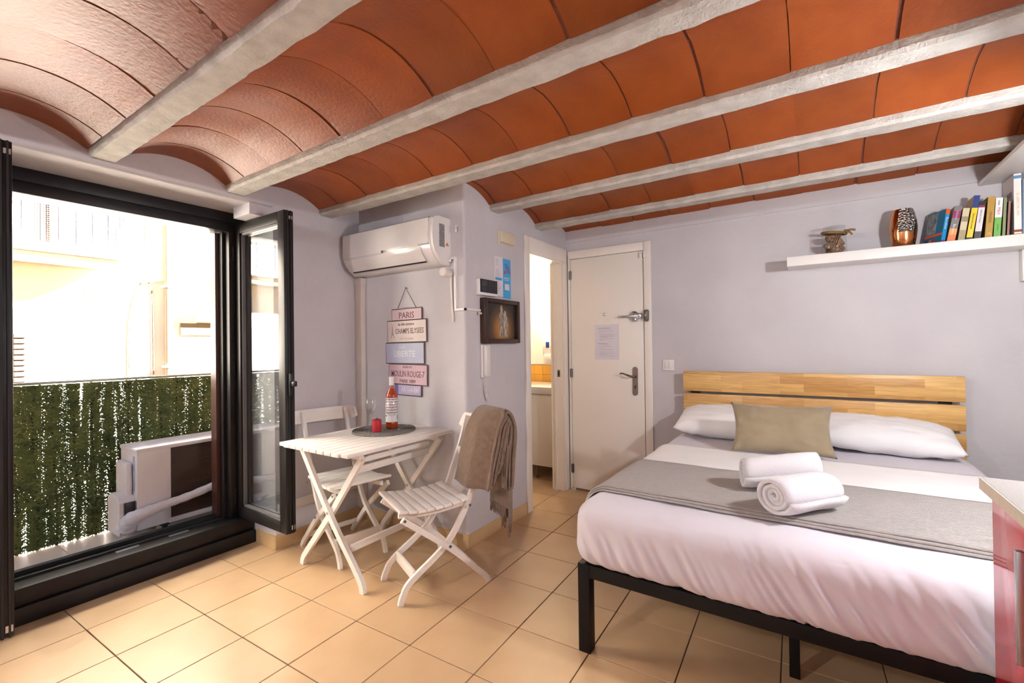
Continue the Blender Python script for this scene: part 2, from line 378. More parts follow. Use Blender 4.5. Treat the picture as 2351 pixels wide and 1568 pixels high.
def sash(y0, y1, front):
    x0, x1, z0, z1 = -3.116, -2.548, .172, 2.052; s_ = .056
    o = MB().box(x0, x0 + s_, y0, y1, z0, z1, bev=.003).box(x1 - s_ - .012, x1, y0, y1, z0, z1, bev=.003)
    o.box(x0 + s_, x1 - s_ - .012, y0, y1, z0, z0 + .07, bev=.003).box(x0 + s_, x1 - s_ - .012, y0, y1, z1 - .065, z1, bev=.003)
    f = obj('sash', o, black_alu, win)
    yb = y0 + .012
    gx0, gx1, gz0, gz1 = x0 + s_, x1 - s_ - .012, z0 + .07, z1 - .065
    obj('glazing_bead', MB().box(gx0, gx1, yb, yb + .02, gz0, gz0 + .012).box(gx0, gx1, yb, yb + .02, gz1 - .012, gz1).box(gx0, gx0 + .010, yb, yb + .02, gz0, gz1).box(gx1 - .008, gx1, yb, yb + .02, gz0, gz1), mat('grey_bead', (.16, .155, .16, 1), .35), f)
    obj('pane', MB().box(gx0, gx1, yb + .022, yb + .026, gz0, gz1), glass, f, smooth=None)
    obj('seal', MB().box(x1, x1 + .004, y0 + .018, y0 + .026, z0, z1).box(x1, x1 + .006, y0 + .038, y0 + .044, z0, z1), black_gasket, f)
    for z in (.30, 1.12, 1.86):
        obj('hinge', MB().tube([(x0 - .006, y0 - .007, z - .045), (x0 - .006, y0 - .007, z + .045)], .009, 10), black_alu, f)
        obj('hinge_screw', MB().lathe([(.004, 0), (.004, .002), (0, .003)], fn=lambda a, b, c, z=z: (x0 - .014, y0 - .012 - c, z + .012 + b), n=8).lathe([(.004, 0), (.004, .002), (0, .003)], fn=lambda a, b, c, z=z: (x0 - .014, y0 - .012 - c, z - .018 + b), n=8), alu, f)
    obj('latch_plate', MB().box(x1, x1 + .003, y0 + .03, y0 + .05, z1 - .05, z1 - .03).box(x1, x1 + .003, y0 + .03, y0 + .05, z0 + .02, z0 + .045), alu, f)
    return f
sr = sash(1.466, 1.524, -1); sl = sash(.342, .396, 1)
hz = atX(676, 880, -2.54).z
obj('handle', MB().box(-2.545, -2.530, 1.482, 1.506, hz - .07, hz + .06, bev=.004).box(-2.530, -2.495, 1.486, 1.502, hz - .012, hz + .012, bev=.005).box(-2.505, -2.490, 1.482, 1.506, hz - .016, hz + .016, bev=.005), black_plastic, sr)

# ------------------------------------------------------------------ doorways
d2 = thing('door_2', 'white frame of the open bathroom doorway', 'doorway', (XC, 3.22, 0), kind='structure')
obj('lining', MB().box(-1.912, XC + .002, 2.9355, 2.955, 0, 1.96).box(-1.912, XC + .002, 3.485, 3.5045, 0, 1.96).box(-1.912, XC + .002, 2.955, 3.485, 1.942, 1.9615).box(-1.875, -1.86, 2.955, 2.968, 0, 1.942).box(-1.875, -1.86, 3.472, 3.485, 0, 1.942), white_door, d2)
obj('casing', MB().box(XC, XC + .016, 2.877, 2.944, 0, 2.068, bev=.005).box(XC, XC + .016, 3.496, 3.566, 0, 1.955, bev=.005).box(XC, XC + .015, 2.944, 3.566, 1.955, 2.068, bev=.005), white_door, d2)
sp = atX(1279, 858, -1.83)
obj('strike_plate', MB().box(-1.850, -1.825, 3.483, 3.4855, sp.z - .03, sp.z + .03), bronze, d2)
obj('strike_hole', MB().box(-1.843, -1.832, 3.482, 3.4835, sp.z - .015, sp.z + .015), black_gasket, d2)

d1 = thing('door_1', 'white flush entrance door with bronze lever handle and night latch', 'door', (-1.44, YB, 0), kind='structure')
obj('leaf', MB().box(-1.757, -1.125, YB - .012, YB + .03, .012, 1.979, bev=.003), white_door, d1)
obj('casing', MB().box(-1.119, -1.060, YB - .018, YB, 0, 2.052, bev=.005).box(-1.783, -1.119, YB - .016, YB, 1.984, 2.052, bev=.005).box(-1.783, -1.760, YB - .016, YB, 0, 1.984, bev=.004), white_door, d1)
obj('door_gap', MB().box(-1.76, -1.12, YB + .03, YB + .034, 0, 1.98), black_gasket, d1)
for v in (633, 856, 1073):
    z = atY(1312, v, YB).z
    obj('hinge', MB().tube([(-1.757, YB - .018, z - .04), (-1.757, YB - .018, z + .04)], .006, 10).box(-1.772, -1.746, YB - .0175, YB - .0145, z - .035, z + .035), steel_dark, d1)
def disc(c, r, th, ny=-1):
    return MB().lathe([(r, 0), (r, th * .7), (r * .85, th), (0, th)], fn=lambda a, b, cc: (c[0] + a, c[1] + ny * cc, c[2] + b), n=24)
obj('peephole', disc((-1.45, YB - .012, 1.492), .014, .005), chrome, d1)
obj('peephole_lens', disc((-1.45, YB - .0165, 1.492), .008, .002), white_plastic, d1)
lt = obj('night_latch', MB().box(-1.232, -1.135, YB - .028, YB - .012, 1.443, 1.487, bev=.005).lathe([(.040, 0), (.040, .006), (.030, .010), (0, .012)], fn=lambda a, b, c: (-1.195 + a, YB - .024 - c, 1.465 + b), n=10), chrome, d1)
obj('latch_bar', MB().box(-1.325, -1.150, YB - .046, YB - .036, 1.458, 1.473, bev=.003), chrome, lt)
obj('latch_knob', MB().lathe([(.014, 0), (.014, .012), (.009, .018), (0, .019)], fn=lambda a, b, c: (-1.182 + a, YB - .034 - c, 1.437 + b), n=16), chrome, lt)
obj('latch_keeper', MB().box(-1.113, -1.078, YB - .044, YB - .018, 1.42, 1.512, bev=.010).box(-1.116, -1.09, YB - .050, YB - .02, 1.452, 1.48, bev=.002), steel_dark, d1)
hp = [( -1.197 + .021 * math.cos(a), 1.041 + .021 * math.sin(a)) for a in [k * PI / 8 for k in range(9)]] + [(-1.199 + .021 * math.cos(a), .853 + .021 * math.sin(a)) for a in [PI + k * PI / 8 for k in range(9)]]
hd = obj('handle_plate', MB().prism(hp, lambda x, z, y: (x, YB - .012 - y, z), 0, .006), bronze, d1)
obj('lever', MB().tube(catmull([(-1.196, YB - .018, .990), (-1.196, YB - .055, .990), (-1.215, YB - .062, .988), (-1.25, YB - .062, .998), (-1.285, YB - .062, 1.010), (-1.308, YB - .060, 1.006)], 5), [.009] * 6 + [.008] * 10 + [.006] * 10, 10), bronze, hd)
obj('keyhole', MB().lathe([(.006, 0), (.006, .002)], fn=lambda a, b, c: (-1.198 + a, YB - .018 - c, .905 + b), n=12).box(-1.2005, -1.1955, YB - .020, YB - .018, .885, .905), black_gasket, hd)
obj('door_contact', MB().box(-1.150, -1.126, YB - .026, YB - .012, 1.925, 1.965, bev=.003).box(-1.117, -1.093, YB - .032, YB - .018, 1.922, 1.97, bev=.003), white_door, d1)

# notice on the door
nt_ = thing('door_notice', 'white printed notice sheet taped on the entrance door', 'notice', (-1.43, YB - .013, 1.12))
def sheetq(x0, x1, z0, z1, y): return MB().add([(x0, y, z0), (x1, y, z0), (x1, y, z1), (x0, y, z1), (x0, y - .0012, z0), (x1, y - .0012, z0), (x1, y - .0012, z1), (x0, y - .0012, z1)], [(0, 1, 2, 3), (7, 6, 5, 4), (0, 4, 5, 1), (1, 5, 6, 2), (2, 6, 7, 3), (3, 7, 4, 0)])
obj('sheet', sheetq(-1.539, -1.328, 1.118, 1.408, YB - .013), paper, nt_, smooth=None)
lines = MB(); hl = MB(); zz = 1.378
for i, (ind, ln, hd_) in enumerate([(0, .105, 1), (.012, .11, 0), (.012, .125, 0), (.012, .035, 0), (.014, .128, 0), (.016, .128, 0), (.016, .128, 0), (.016, .075, 0), (.016, .13, 0), (.016, .03, 0), (0, .085, 1), (.012, .085, 0), (.012, .105, 0), (.012, .05, 0), (.014, .125, 0), (.014, .01, 0), (.014, .12, 0), (.014, .13, 0), (.014, .06, 0), (.014, .13, 0)]):
    if hd_ and i: zz -= .016
    (hl if hd_ else lines).box(-1.512 + ind, -1.512 + ind + ln, YB - .0148, YB - .0142, zz - (.0022 if hd_ else .0014), zz); zz -= .0075 if i in (5, 6, 15, 17) else .0122
obj('print', lines, faint_ink, nt_, smooth=None, kind='stuff')
for k in range(len(hl.v) // 8):
    q = MB(); q.v = hl.v[8 * k:8 * k + 8]; q.f = hl.f[:6]; q.mi = [0] * 6; obj('heading', q, ink, nt_, smooth=None)

# light switch
sw = thing('light_switch', 'white double rocker light switch between door and headboard', 'switch', (-.94, YB, 1.04))
obj('plate', MB().box(-.983, -.897, YB - .010, YB, 1.037, 1.121, bev=.004), white_plastic, sw)
for x in (-.964, -.938): obj('rocker', MB().box(x - .0005, x + .0245, YB - .014, YB - .010, 1.052, 1.106, bev=.0015), white_plastic, sw)

# ------------------------------------------------------------------ wall equipment at the alcove corner
# split air conditioner
ac = thing('air_conditioner', 'white split air conditioner hung high on the alcove wall', 'air conditioner', (-2.30, YA, 1.74))
ax0, ax1 = -2.765, -1.935
dy = lambda y: YA - (YA - y) * .82
fac_ = lambda y, z, x: (x, dy(y), z)
prof = [(YA, 2.045), (2.02, 2.045), (1.992, 2.030), (1.985, 2.010), (1.983, 1.92), (1.990, 1.862), (2.010, 1.822), (2.05, 1.785), (2.09, 1.762), (2.12, 1.757), (YA, 1.757)]
obj('body', MB().prism(prof, fac_, ax0, ax1), gloss_white, ac, smooth=40)
endp = [(YA, 2.050), (2.06, 2.050), (2.02, 2.040), (1.997, 2.02), (1.99, 1.93), (1.996, 1.87), (2.02, 1.825), (2.06, 1.79), (2.11, 1.758), (YA, 1.752)]
obj('end_cap', MB().prism(endp, fac_, ax1, ax1 + .022), white_plastic, ac, smooth=40)
obj('end_cap', MB().prism(endp, fac_, ax0 - .012, ax0), white_plastic, ac, smooth=40)
obj('front_panel', MB().prism([(1.9845, 2.030), (1.9805, 2.012), (1.978, 1.92), (1.984, 1.866), (1.989, 1.866), (1.983, 1.92), (1.986, 2.012)], fac_, ax0 + .002, ax1 - .006), gloss_white, ac, smooth=40)
obj('louvre', MB().prism([(1.990, 1.860), (2.008, 1.820), (2.048, 1.782), (2.044, 1.779), (2.003, 1.817), (1.986, 1.858)], fac_, ax0 + .02, ax1 - .075), gloss_white, ac, smooth=40)
obj('outlet_slot', MB().prism([(2.050, 1.782), (2.058, 1.777), (2.0585, 1.772), (2.048, 1.778)], fac_, ax0 + .04, ax1 - .08), black_plastic, ac)
rx, uz = (1, 0, 0), (0, 0, 1)
la = atY(877, 578, dy(1.9785)); lb_ = atY(884, 577, dy(1.9785)); lc_ = atY(972, 560, dy(1.9785))
obj('logo_mark', MB().lathe([(.0085, 0), (.0085, .0006), (0, .0007)], fn=lambda a, b, c: (la.x + a, dy(1.978) - c, la.z + b), n=20), ink, ac)
obj('logo_text', text_mb('LG', .019, (lb_.x, dy(1.978) - .0006, lb_.z), rx, uz), faint_ink, ac, smooth=None, fixn=False)
obj('model_text', text_mb('Dual Inverter', .017, (lc_.x, dy(1.978) - .0006, lc_.z), rx, uz), faint_ink, ac, smooth=None, fixn=False)
obj('panel_mark', text_mb('Dual', .011, (ax0 + .06, dy(2.006), 1.816), rx, (0, -.6, .8)), faint_ink, ac, smooth=None, fixn=False)
xe = ax1 + .0224
def st_(u, v): return atX(u, v, xe)
def stq(u0, v0, u1, v1):
    a_, c_ = st_(u0, v0), st_(u1, v1); return [(xe, a_.y, a_.z), (xe, c_.y, a_.z), (xe, c_.y, c_.z), (xe, a_.y, c_.z)]
obj('rating_sticker', MB().add(stq(1008, 512, 1021, 568), [(0, 1, 2, 3)]), mat('sticker_grey', (.38, .37, .38, 1), .6, col2=(.06, .06, .06, 1), nscale=160, stretch=(1, 1, .5)), ac, smooth=None, fixn=False)
q_ = stq(1022.5, 555, 1031, 566)
obj('warning_sticker', MB().add([q_[3], q_[2], (xe, (q_[0][1] + q_[1][1]) / 2, q_[0][2])], [(0, 1, 2)]), mat('warning_orange', S(205, 125, 20), .5), ac, smooth=None, fixn=False)

# trunking and pipes
tr = thing('cable_trunking', 'tall white trunking running down the alcove corner from the air conditioner', 'trunking', (-2.765, YA, .09))
obj('cover', MB().box(XL, -2.735, YA - .045, YA, .084, 1.752, bev=.008), trunk_m, tr)
obj('joint_collar', MB().box(XL - .0, -2.729, YA - .050, YA, 1.700, 1.752, bev=.006), trunk_m, tr)
t2 = thing('wall_trunking', 'low white trunking along the wall behind the far chair', 'trunking', (XL, 1.85, .22))
obj('cover', MB().box(XL, XL + .022, WY1 + .01, YA - .05, .223, .281, bev=.005), trunk_m, t2)
pc = thing('cable_conduit', 'thin white cable conduit stepping from the air conditioner to the picture frame', 'conduit', (-1.88, YA, 1.46))
cz = atY(1045, 714, YA).z
obj('duct', MB().box(-1.908, -1.862, YA - .014, YA, 1.792, 1.806).box(-1.876, -1.862, YA - .014, YA, cz, 1.792).box(-1.862, XC + .012, YA - .012, YA, cz, cz + .014).box(XC, XC + .012, YA - .012, 2.334, cz, cz + .014), white_plastic, pc)
obj('cable_end', MB().tube([(-1.903, YA - .01, 1.795), (-1.905, YA - .016, 1.788), (-1.904, YA - .014, 1.778)], .007, 8), white_plastic, pc)
obj('terminal', MB().box(XC + .012, XC + .022, 2.306, 2.332, cz - .02, cz - .006), ivory_plastic, pc)
pk = thing('drain_socket', 'round white pipe socket on the wall below the air conditioner', 'pipe socket', (-1.905, YA, 1.69))
obj('body', MB().lathe([(.026, 0), (.026, .055), (.030, .057), (.030, .075), (.024, .080), (0, .080)], fn=lambda a, b, c: (-1.912 + a, YA - c, 1.708 + b), n=24), trunk_m, pk)
obj('pipe', MB().tube([(-1.905, YA - .008, 1.69), (-1.894, YA - .008, cz - .07)], .008, 8), trunk_m, pk)
hk = tag(obj('wall_hook', MB().tube([(-1.856, YA, 2.0), (-1.856, YA - .014, 1.995), (-1.850, YA - .018, 1.975), (-1.858, YA - .012, 1.962)], .006, 8), white_plastic), 'tiny white hook on the wall right of the air conditioner', 'hook')

# alarm siren box
sb = thing('alarm_box', 'cream plastic box on the wall above the leaflets', 'alarm box', (XC, 2.64, 1.955))
obj('housing', MB().box(XC, XC + .035, 2.556, 2.720, 1.952, 2.036, bev=.010), ivory_plastic, sb)
obj('back_plate', MB().box(XC, XC + .008, 2.548, 2.728, 1.947, 2.041, bev=.003), ivory_plastic, sb)
# keypad
kp = thing('alarm_keypad', 'white and black alarm keypad above the picture frame', 'keypad', (XC, 2.39, 1.57))
obj('case', MB().box(XC, XC + .032, 2.300, 2.492, 1.572, 1.676, bev=.004), white_plastic, kp)
obj('screen_panel', MB().box(XC + .032, XC + .035, 2.304, 2.488, 1.590, 1.675), black_plastic, kp)
obj('display', MB().box(XC + .035, XC + .0355, 2.318, 2.372, 1.632, 1.662), mat('lcd', (.05, .055, .06, 1), .2), kp)
obj('blue_key', MB().box(XC + .035, XC + .0358, 2.318, 2.366, 1.600, 1.622), mat('key_blue', (.02, .03, .09, 1), .3), kp)
kk = MB()
for a in range(3):
    for b in range(4): kk.box(XC + .035, XC + .0358, 2.392 + a * .030, 2.412 + a * .030, 1.598 + b * .018, 1.609 + b * .018)
obj('key_block', kk, mat('key_dark', (.03, .03, .033, 1), .4), kp)
# leaflet
lf = thing('wifi_leaflet', 'white and blue info leaflet with a wireless symbol on the wall', 'leaflet', (XC, 2.6, 1.565))
xs = XC + .002
def wallq(y0, y1, z0, z1, x=xs, th=.001): return MB().box(x - th, x, y0, y1, z0, z1)
obj('white_leaf', wallq(2.502, 2.603, 1.585, 1.856), paper, lf, smooth=None)
obj('blue_leaf', wallq(2.603, 2.700, 1.575, 1.852), mat('leaflet_blue', S(70, 165, 220), .5), lf, smooth=None)
wf = MB()
for r in (.028, .042, .056):
    n_ = 10; vs = []
    for k in range(n_ + 1):
        a = math.radians(-5 + 100 * k / n_)
        vs += [(xs + .0006, 2.632 + (r + d) * math.cos(a), 1.755 + (r + d) * math.sin(a)) for d in (0, .006)]
    wf.add(vs, [(2 * k, 2 * k + 1, 2 * k + 3, 2 * k + 2) for k in range(n_)])
obj('wireless_arcs', wf, mat('leaflet_violet', S(120, 60, 130), .6), lf, smooth=None, fixn=False)
obj('red_dot', MB().lathe([(.012, 0), (.012, .0006), (0, .0006)], fn=lambda a, b, c: (xs + c, 2.630 + a, 1.757 + b), n=20), mat('leaflet_red', S(205, 60, 50), .6), lf)
pl = MB()
for i in range(20):
    if i in (4, 5, 11): continue
    z = 1.835 - i * .0115; pl.box(xs, xs + .0006, 2.518, 2.518 + (.03 if i < 4 else random.uniform(.035, .055)), z - .002, z)
obj('print', pl, faint_ink, lf, smooth=None, kind='stuff')
obj('blue_strip', wallq(2.512, 2.590, 1.695, 1.712, xs + .0006, .0005), MATS['leaflet_blue'], lf, smooth=None)
obj('white_print', MB().box(xs, xs + .0006, 2.618, 2.68, 1.714, 1.720).box(xs, xs + .0006, 2.618, 2.672, 1.702, 1.706).box(xs, xs + .0006, 2.624, 2.680, 1.634, 1.676), paper, lf, smooth=None)
# picture
pf = thing('framed_picture', 'dark brown framed picture of a silver statue on amber ground', 'picture', (XC, 2.54, 1.26))
wood_dark = mat('dark_frame_wood', (.030, .012, .008, 1), .4, col2=(.05, .02, .012, 1), nscale=10, stretch=(1, 8, 1))
fy0, fy1, fz0, fz1, fd = 2.338, 2.752, 1.262, 1.558, .045
obj('frame', MB().box(XC, XC + fd, fy0, fy0 + .032, fz0, fz1, bev=.004).box(XC, XC + fd, fy1 - .032, fy1, fz0, fz1, bev=.004).box(XC, XC + fd, fy0 + .032, fy1 - .032, fz0, fz0 + .028, bev=.004).box(XC, XC + fd, fy0 + .032, fy1 - .032, fz1 - .028, fz1, bev=.004), wood_dark, pf)
AM = bpy.data.materials.new('amber_canvas'); AM.use_nodes = True; t = AM.node_tree; N = t.nodes; Lk = t.links; p = N['Principled BSDF']; p.inputs['Roughness'].default_value = .35
tc = N.new('ShaderNodeTexCoord'); mp = N.new('ShaderNodeMapping'); mp.inputs['Location'].default_value = (-.5, -.52, -.30); mp.vector_type = 'POINT'
mp.inputs['Scale'].default_value = (1, 1.0, 1.0); gr = N.new('ShaderNodeTexGradient'); gr.gradient_type = 'SPHERICAL'; cr = N.new('ShaderNodeValToRGB')
m2 = N.new('ShaderNodeMapping'); m2.inputs['Scale'].default_value = (0, 2.0, 1.35)
Lk.new(tc.outputs['Generated'], mp.inputs[0]); Lk.new(mp.outputs[0], m2.inputs[0]); Lk.new(m2.outputs[0], gr.inputs[0]); Lk.new(gr.outputs[0], cr.inputs[0]); Lk.new(cr.outputs[0], p.inputs['Base Color'])
cr.color_ramp.elements[0].color = (.010, .008, .006, 1); cr.color_ramp.elements[0].position = .05; cr.color_ramp.elements[1].color = (.42, .19, .04, 1); cr.color_ramp.elements[1].position = .75
e = cr.color_ramp.elements.new(.35); e.color = (.10, .045, .012, 1); MATS['amber_canvas'] = AM
cv = obj('canvas', MB().box(XC + .004, XC + .026, fy0 + .03, fy1 - .03, fz0 + .026, fz1 - .026), AM, pf, smooth=None)
silver = mat('painted_silver', (.10, .08, .06, 1), .4, col2=(.62, .55, .46, 1), nscale=60, stretch=(1, 1, .4))
def figure(c, h, wd):
    ol = [(-.30, 0), (.34, 0), (.26, .12), (.30, .30), (.36, .46), (.30, .60), (.40, .70), (.24, .74), (.16, .80), (.18, .90), (.10, .98), (0, 1.0), (-.12, .96), (-.16, .86), (-.12, .79), (-.28, .72), (-.36, .55), (-.28, .40), (-.24, .2)]
    return [(c + a * wd, fz0 + .045 + b * h) for a, b in ol]
obj('statue_print', MB().prism(figure(2.545, .215, .085), lambda y, z, x: (x, y, z), XC + .026, XC + .0266).prism(figure(2.588, .180, .085), lambda y, z, x: (x, y, z), XC + .026, XC + .0264), silver, cv, smooth=None)
obj('brass_stud', disc((0, 0, 0), .004, .003), steel_dark, pf).location = (fd + .0, 0.0, .014)
# intercom
ic = thing('intercom_handset', 'white wall intercom handset with coiled cord under the picture', 'intercom', (XC, 2.37, 1.04))
obj('cradle', MB().box(XC, XC + .022, 2.335, 2.420, 1.040, 1.255, bev=.006), white_plastic, ic)
obj('handset', MB().box(XC + .022, XC + .046, 2.338, 2.372, 1.050, 1.250, bev=.008), white_plastic, ic)
cp = [(XC + .03, 2.352, 1.045), (XC + .03, 2.350, 1.01), (XC + .03, 2.366, .985)]
for i in range(170):
    a = i * PI / 4; tt = i / 169; ph = tt * 2 * PI
    cp.append((XC + .024 + .006 * math.cos(a), 2.374 + (.014 * math.cos(ph)) * -1 + .005 * math.sin(a) , .985 - .095 * (math.sin(ph / 2)) ))
obj('coil_cord', MB().tube(cp, .0022, 5), trunk_m, ic)

# hanging plaques
pq = thing('paris_plaques', 'hanging string of five pastel metal plaques with French place names', 'wall sign', (-2.31, YA, .9))
rust = mat('plaque_edge', (.10, .07, .07, 1), .6)
def c5(x, y): return atY(860 + 140 / 813 * x, 650 + 270 / 1568 * y, YA - .016)
PL = [((222, 345), (628, 490), S(214, 184, 190), 'pink'), ((165, 500), (692, 785), S(222, 206, 200), 'cream'), ((143, 790), (660, 1078), S(186, 190, 212), 'blue'), ((185, 1080), (703, 1372), S(212, 178, 188), 'rose'), ((265, 1350), (622, 1515), S(186, 172, 206), 'violet')]
texts = [[('PARIS', .060, .0, -.008, 0), ('BONJOUR A', .014, 0, .042, 1)], [('la ville lumiere', .026, .0, .048, 0), ('CHAMPS ELYSEES', .050, .028, .0, 0), ('CITY OF PARIS', .020, .0, -.052, 2)],
         [('CAFE', .026, -.02, .038, 3), ('LIBERTE', .060, .0, -.006, 3)], [('ROAD AT', .020, 0, .050, 0), ('MOULIN ROUGE-7', .058, .0, .002, 0), ('PARIS 1889', .032, 0, -.046, 0)], [('AR-164-RH', .052, .02, .0, 3)]]
txm = [mat('plaque_text_brown', (.16, .10, .11, 1), .7), mat('plaque_text_faint', (.38, .29, .30, 1), .7), mat('plaque_text_pale', (.5, .42, .40, 1), .7), mat('plaque_text_white', (.70, .68, .74, 1), .6)]
pz = []
for i, (a, b, colr, nm) in enumerate(PL):
    A, B = c5(*a), c5(*b); x0, x1 = A.x, B.x; z1 = c5((a[0] + b[0]) / 2, a[1] - (12 if i < 2 else 0)).z; z0 = c5((a[0] + b[0]) / 2, b[1] + (8 if i < 2 else (0 if i == 2 else -12))).z
    tilt = (.010, .012, .002, -.012, -.020)[i]
    pm = mat('plaque_' + nm, colr, .5, col2=tuple(c * .86 for c in colr[:3]) + (1,), nscale=9)
    cx, cz_ = (x0 + x1) / 2, (z0 + z1) / 2; rot = Matrix.Translation((cx, YA - .009, cz_)) @ Matrix.Rotation(-tilt, 4, 'Y')
    T = lambda mbx: [tuple(rot @ Vector(q)) for q in mbx.v]
    hw, hh = (x1 - x0) / 2, (z1 - z0) / 2
    bx = MB().box(-hw, hw, -.004, .002, -hh, hh, bev=.0015); bx.v = T(bx)
    po = obj('plaque', bx, rust, pq)
    fc = MB().box(-hw + .006, hw - .006, -.0052, -.004, -hh + .006, hh - .006); fc.v = T(fc); obj('face', fc, pm, po)
    for (s_, sz, dx, dz, tmi) in texts[i]:
        fit = min(1.0, (2 * hw - .05 - abs(dx)) / (len(s_) * sz * .60))
        tb = text_mb(s_, sz, (dx, -.0054, dz), rx, uz, sx=fit, bold=.0004); tb.v = T(tb); obj('lettering', tb, txm[tmi], po, smooth=None, fixn=False)
    if i == 1:
        et = [(-.020, -.05), (-.012, -.05), (-.008, -.030), (.008, -.030), (.012, -.05), (.020, -.05), (.010, -.022), (.005, .01), (.0015, .055), (-.0015, .055), (-.005, .01), (-.010, -.022)]
        eb = MB().prism([(a_ - .135, b_ * .85) for a_, b_ in et], lambda x, z, y: (x, y, z), -.0056, -.0052); eb.v = T(eb); obj('tower_print', eb, txm[1], po, smooth=None)
    if i == 4:
        eb = MB().box(-hw + .006, -hw + .036, -.0056, -.0052, -hh + .006, hh - .006); eb.v = T(eb); obj('violet_band', eb, mat('plaque_band', S(120, 105, 165), .5), po)
    pz.append((x0, x1, z0, z1))
nail = c5(415, 65); a_ = c5(310, 338); b_ = c5(555, 325)
obj('cord', MB().tube([a_, nail, b_], .0022, 6), mat('twine', (.12, .08, .07, 1), .9), pq)
obj('nail', MB().tube([(nail.x, YA, nail.z), (nail.x, YA - .022, nail.z + .002)], .003, 8), steel_dark, pq)

# ------------------------------------------------------------------ bed
def add_wave(M, scale, strength, direction='Y', dist=.004, distort=1.5):
    t = M.node_tree; N = t.nodes; L = t.links; p = N['Principled BSDF']
    tc = N.new('ShaderNodeTexCoord'); wv = N.new('ShaderNodeTexWave'); wv.bands_direction = direction; wv.inputs['Scale'].default_value = scale; wv.inputs['Distortion'].default_value = distort; wv.inputs['Detail'].default_value = 2
    L.new(tc.outputs['Object'], wv.inputs['Vector']); bp = N.new('ShaderNodeBump'); bp.inputs['Strength'].default_value = strength; bp.inputs['Distance'].default_value = dist
    L.new(wv.outputs['Fac'], bp.inputs['Height'])
    old = p.inputs['Normal'].links
    if old: L.new(old[0].from_socket, bp.inputs['Normal'])
    L.new(bp.outputs[0], p.inputs['Normal']); return M
linen = mat('white_linen', (.63, .595, .65, 1), .85, bump=.12, bscale=9, nscale=5, sheen=.15)
linen2 = mat('white_cotton', (.82, .80, .80, 1), .85, bump=.10, bscale=14, sheen=.15)
terry = mat('terry_towel', (.78, .75, .78, 1), .95, bump=.55, bscale=420, sheen=.3)
runner_m = add_wave(mat('grey_knit', (.36, .32, .305, 1), .95, col2=(.45, .405, .385, 1), nscale=70, stretch=(.6, 6, 1), bump=.35, bscale=350, sheen=.2), 26, .7, 'Y', dist=.006, distort=2.5)
velvet = mat('olive_velvet', (.255, .195, .12, 1), .8, col2=(.32, .25, .155, 1), nscale=6, bump=.12, bscale=200, sheen=.35)
HW = bpy.data.materials.new('stave_wood'); HW.use_nodes = True; MATS['stave_wood'] = HW
t = HW.node_tree; N = t.nodes; Lk = t.links; p = N['Principled BSDF']; p.inputs['Roughness'].default_value = .38
tc = N.new('ShaderNodeTexCoord'); sx_ = N.new('ShaderNodeSeparateXYZ'); cb = N.new('ShaderNodeCombineXYZ')
Lk.new(tc.outputs['Object'], sx_.inputs[0]); Lk.new(sx_.outputs[0], cb.inputs[0]); Lk.new(sx_.outputs[2], cb.inputs[1])
br = N.new('ShaderNodeTexBrick'); br.inputs['Scale'].default_value = 1; br.inputs['Brick Width'].default_value = .36; br.inputs['Row Height'].default_value = .0485; br.inputs['Mortar Size'].default_value = 0.0; br.offset = .37
br.inputs['Color1'].default_value = (.50, .24, .065, 1); br.inputs['Color2'].default_value = (.80, .50, .18, 1); br.inputs['Bias'].default_value = .15
Lk.new(cb.outputs[0], br.inputs[0]); mp = N.new('ShaderNodeMapping'); mp.inputs['Scale'].default_value = (5, 60, 90); Lk.new(tc.outputs['Object'], mp.inputs[0])
n1 = N.new('ShaderNodeTexNoise'); n1.inputs['Scale'].default_value = 1; n1.inputs['Detail'].default_value = 5; n1.inputs['Distortion'].default_value = 1.2; Lk.new(mp.outputs[0], n1.inputs[0])
mx = N.new('ShaderNodeMixRGB'); mx.blend_type = 'MULTIPLY'; mx.inputs[0].default_value = .55; cr = N.new('ShaderNodeValToRGB'); cr.color_ramp.elements[0].color = (.55, .48, .40, 1); cr.color_ramp.elements[0].position = .32; cr.color_ramp.elements[1].position = .6
Lk.new(n1.outputs[0], cr.inputs[0]); Lk.new(br.outputs[0], mx.inputs[1]); Lk.new(cr.outputs[0], mx.inputs[2]); Lk.new(mx.outputs[0], p.inputs['Base Color'])

BX0, BX1, BY0, BY1 = -.822, .692, 1.700, 3.545
bed = thing('bed', 'double bed frame of black steel with a three-slat wooden headboard', 'bed', (-.065, 2.6, 0))
for x in (BX0, BX1 - .05):
    for y in (BY0, BY1 - .05): obj('leg', MB().box(x, x + .05, y, y + .05, 0, .357, bev=.002), black_steel, bed)
obj('rail', MB().box(BX0 + .0495, BX1 - .0495, BY0 + .001, BY0 + .045, .305, .3565, bev=.002), black_steel, bed)
obj('rail', MB().box(BX0 + .0495, BX1 - .0495, BY1 - .045, BY1 - .001, .305, .3565, bev=.002), black_steel, bed)
for x in (BX0, BX1 - .04): obj('rail', MB().box(x, x + .04, BY0 + .0495, BY1 - .0495, .305, .3565, bev=.003), black_steel, bed)
obj('centre_beam', MB().box(-.095, -.062, BY0 + .045, BY1 - .045, .300, .340, bev=.002), black_steel, bed)
for y in (1.985, 3.2): obj('centre_leg', MB().box(-.098, -.064, y, y + .034, 0, .30, bev=.002), black_steel, bed)
for k in range(9): obj('base_slat', MB().box(BX0 + .04, BX1 - .04, 1.80 + k * .2, 1.86 + k * .2, .342, .355), black_steel, bed)
for x in (-.765, .585): obj('headboard_post', MB().box(x, x + .055, 3.520, 3.545, .357, 1.02, bev=.002), black_steel, bed)
for z0, z1 in ((.897, 1.041), (.735, .880), (.575, .719)): obj('headboard_slat', MB().box(-.813, .691, 3.494, 3.519, z0, z1, bev=.003), HW, bed)

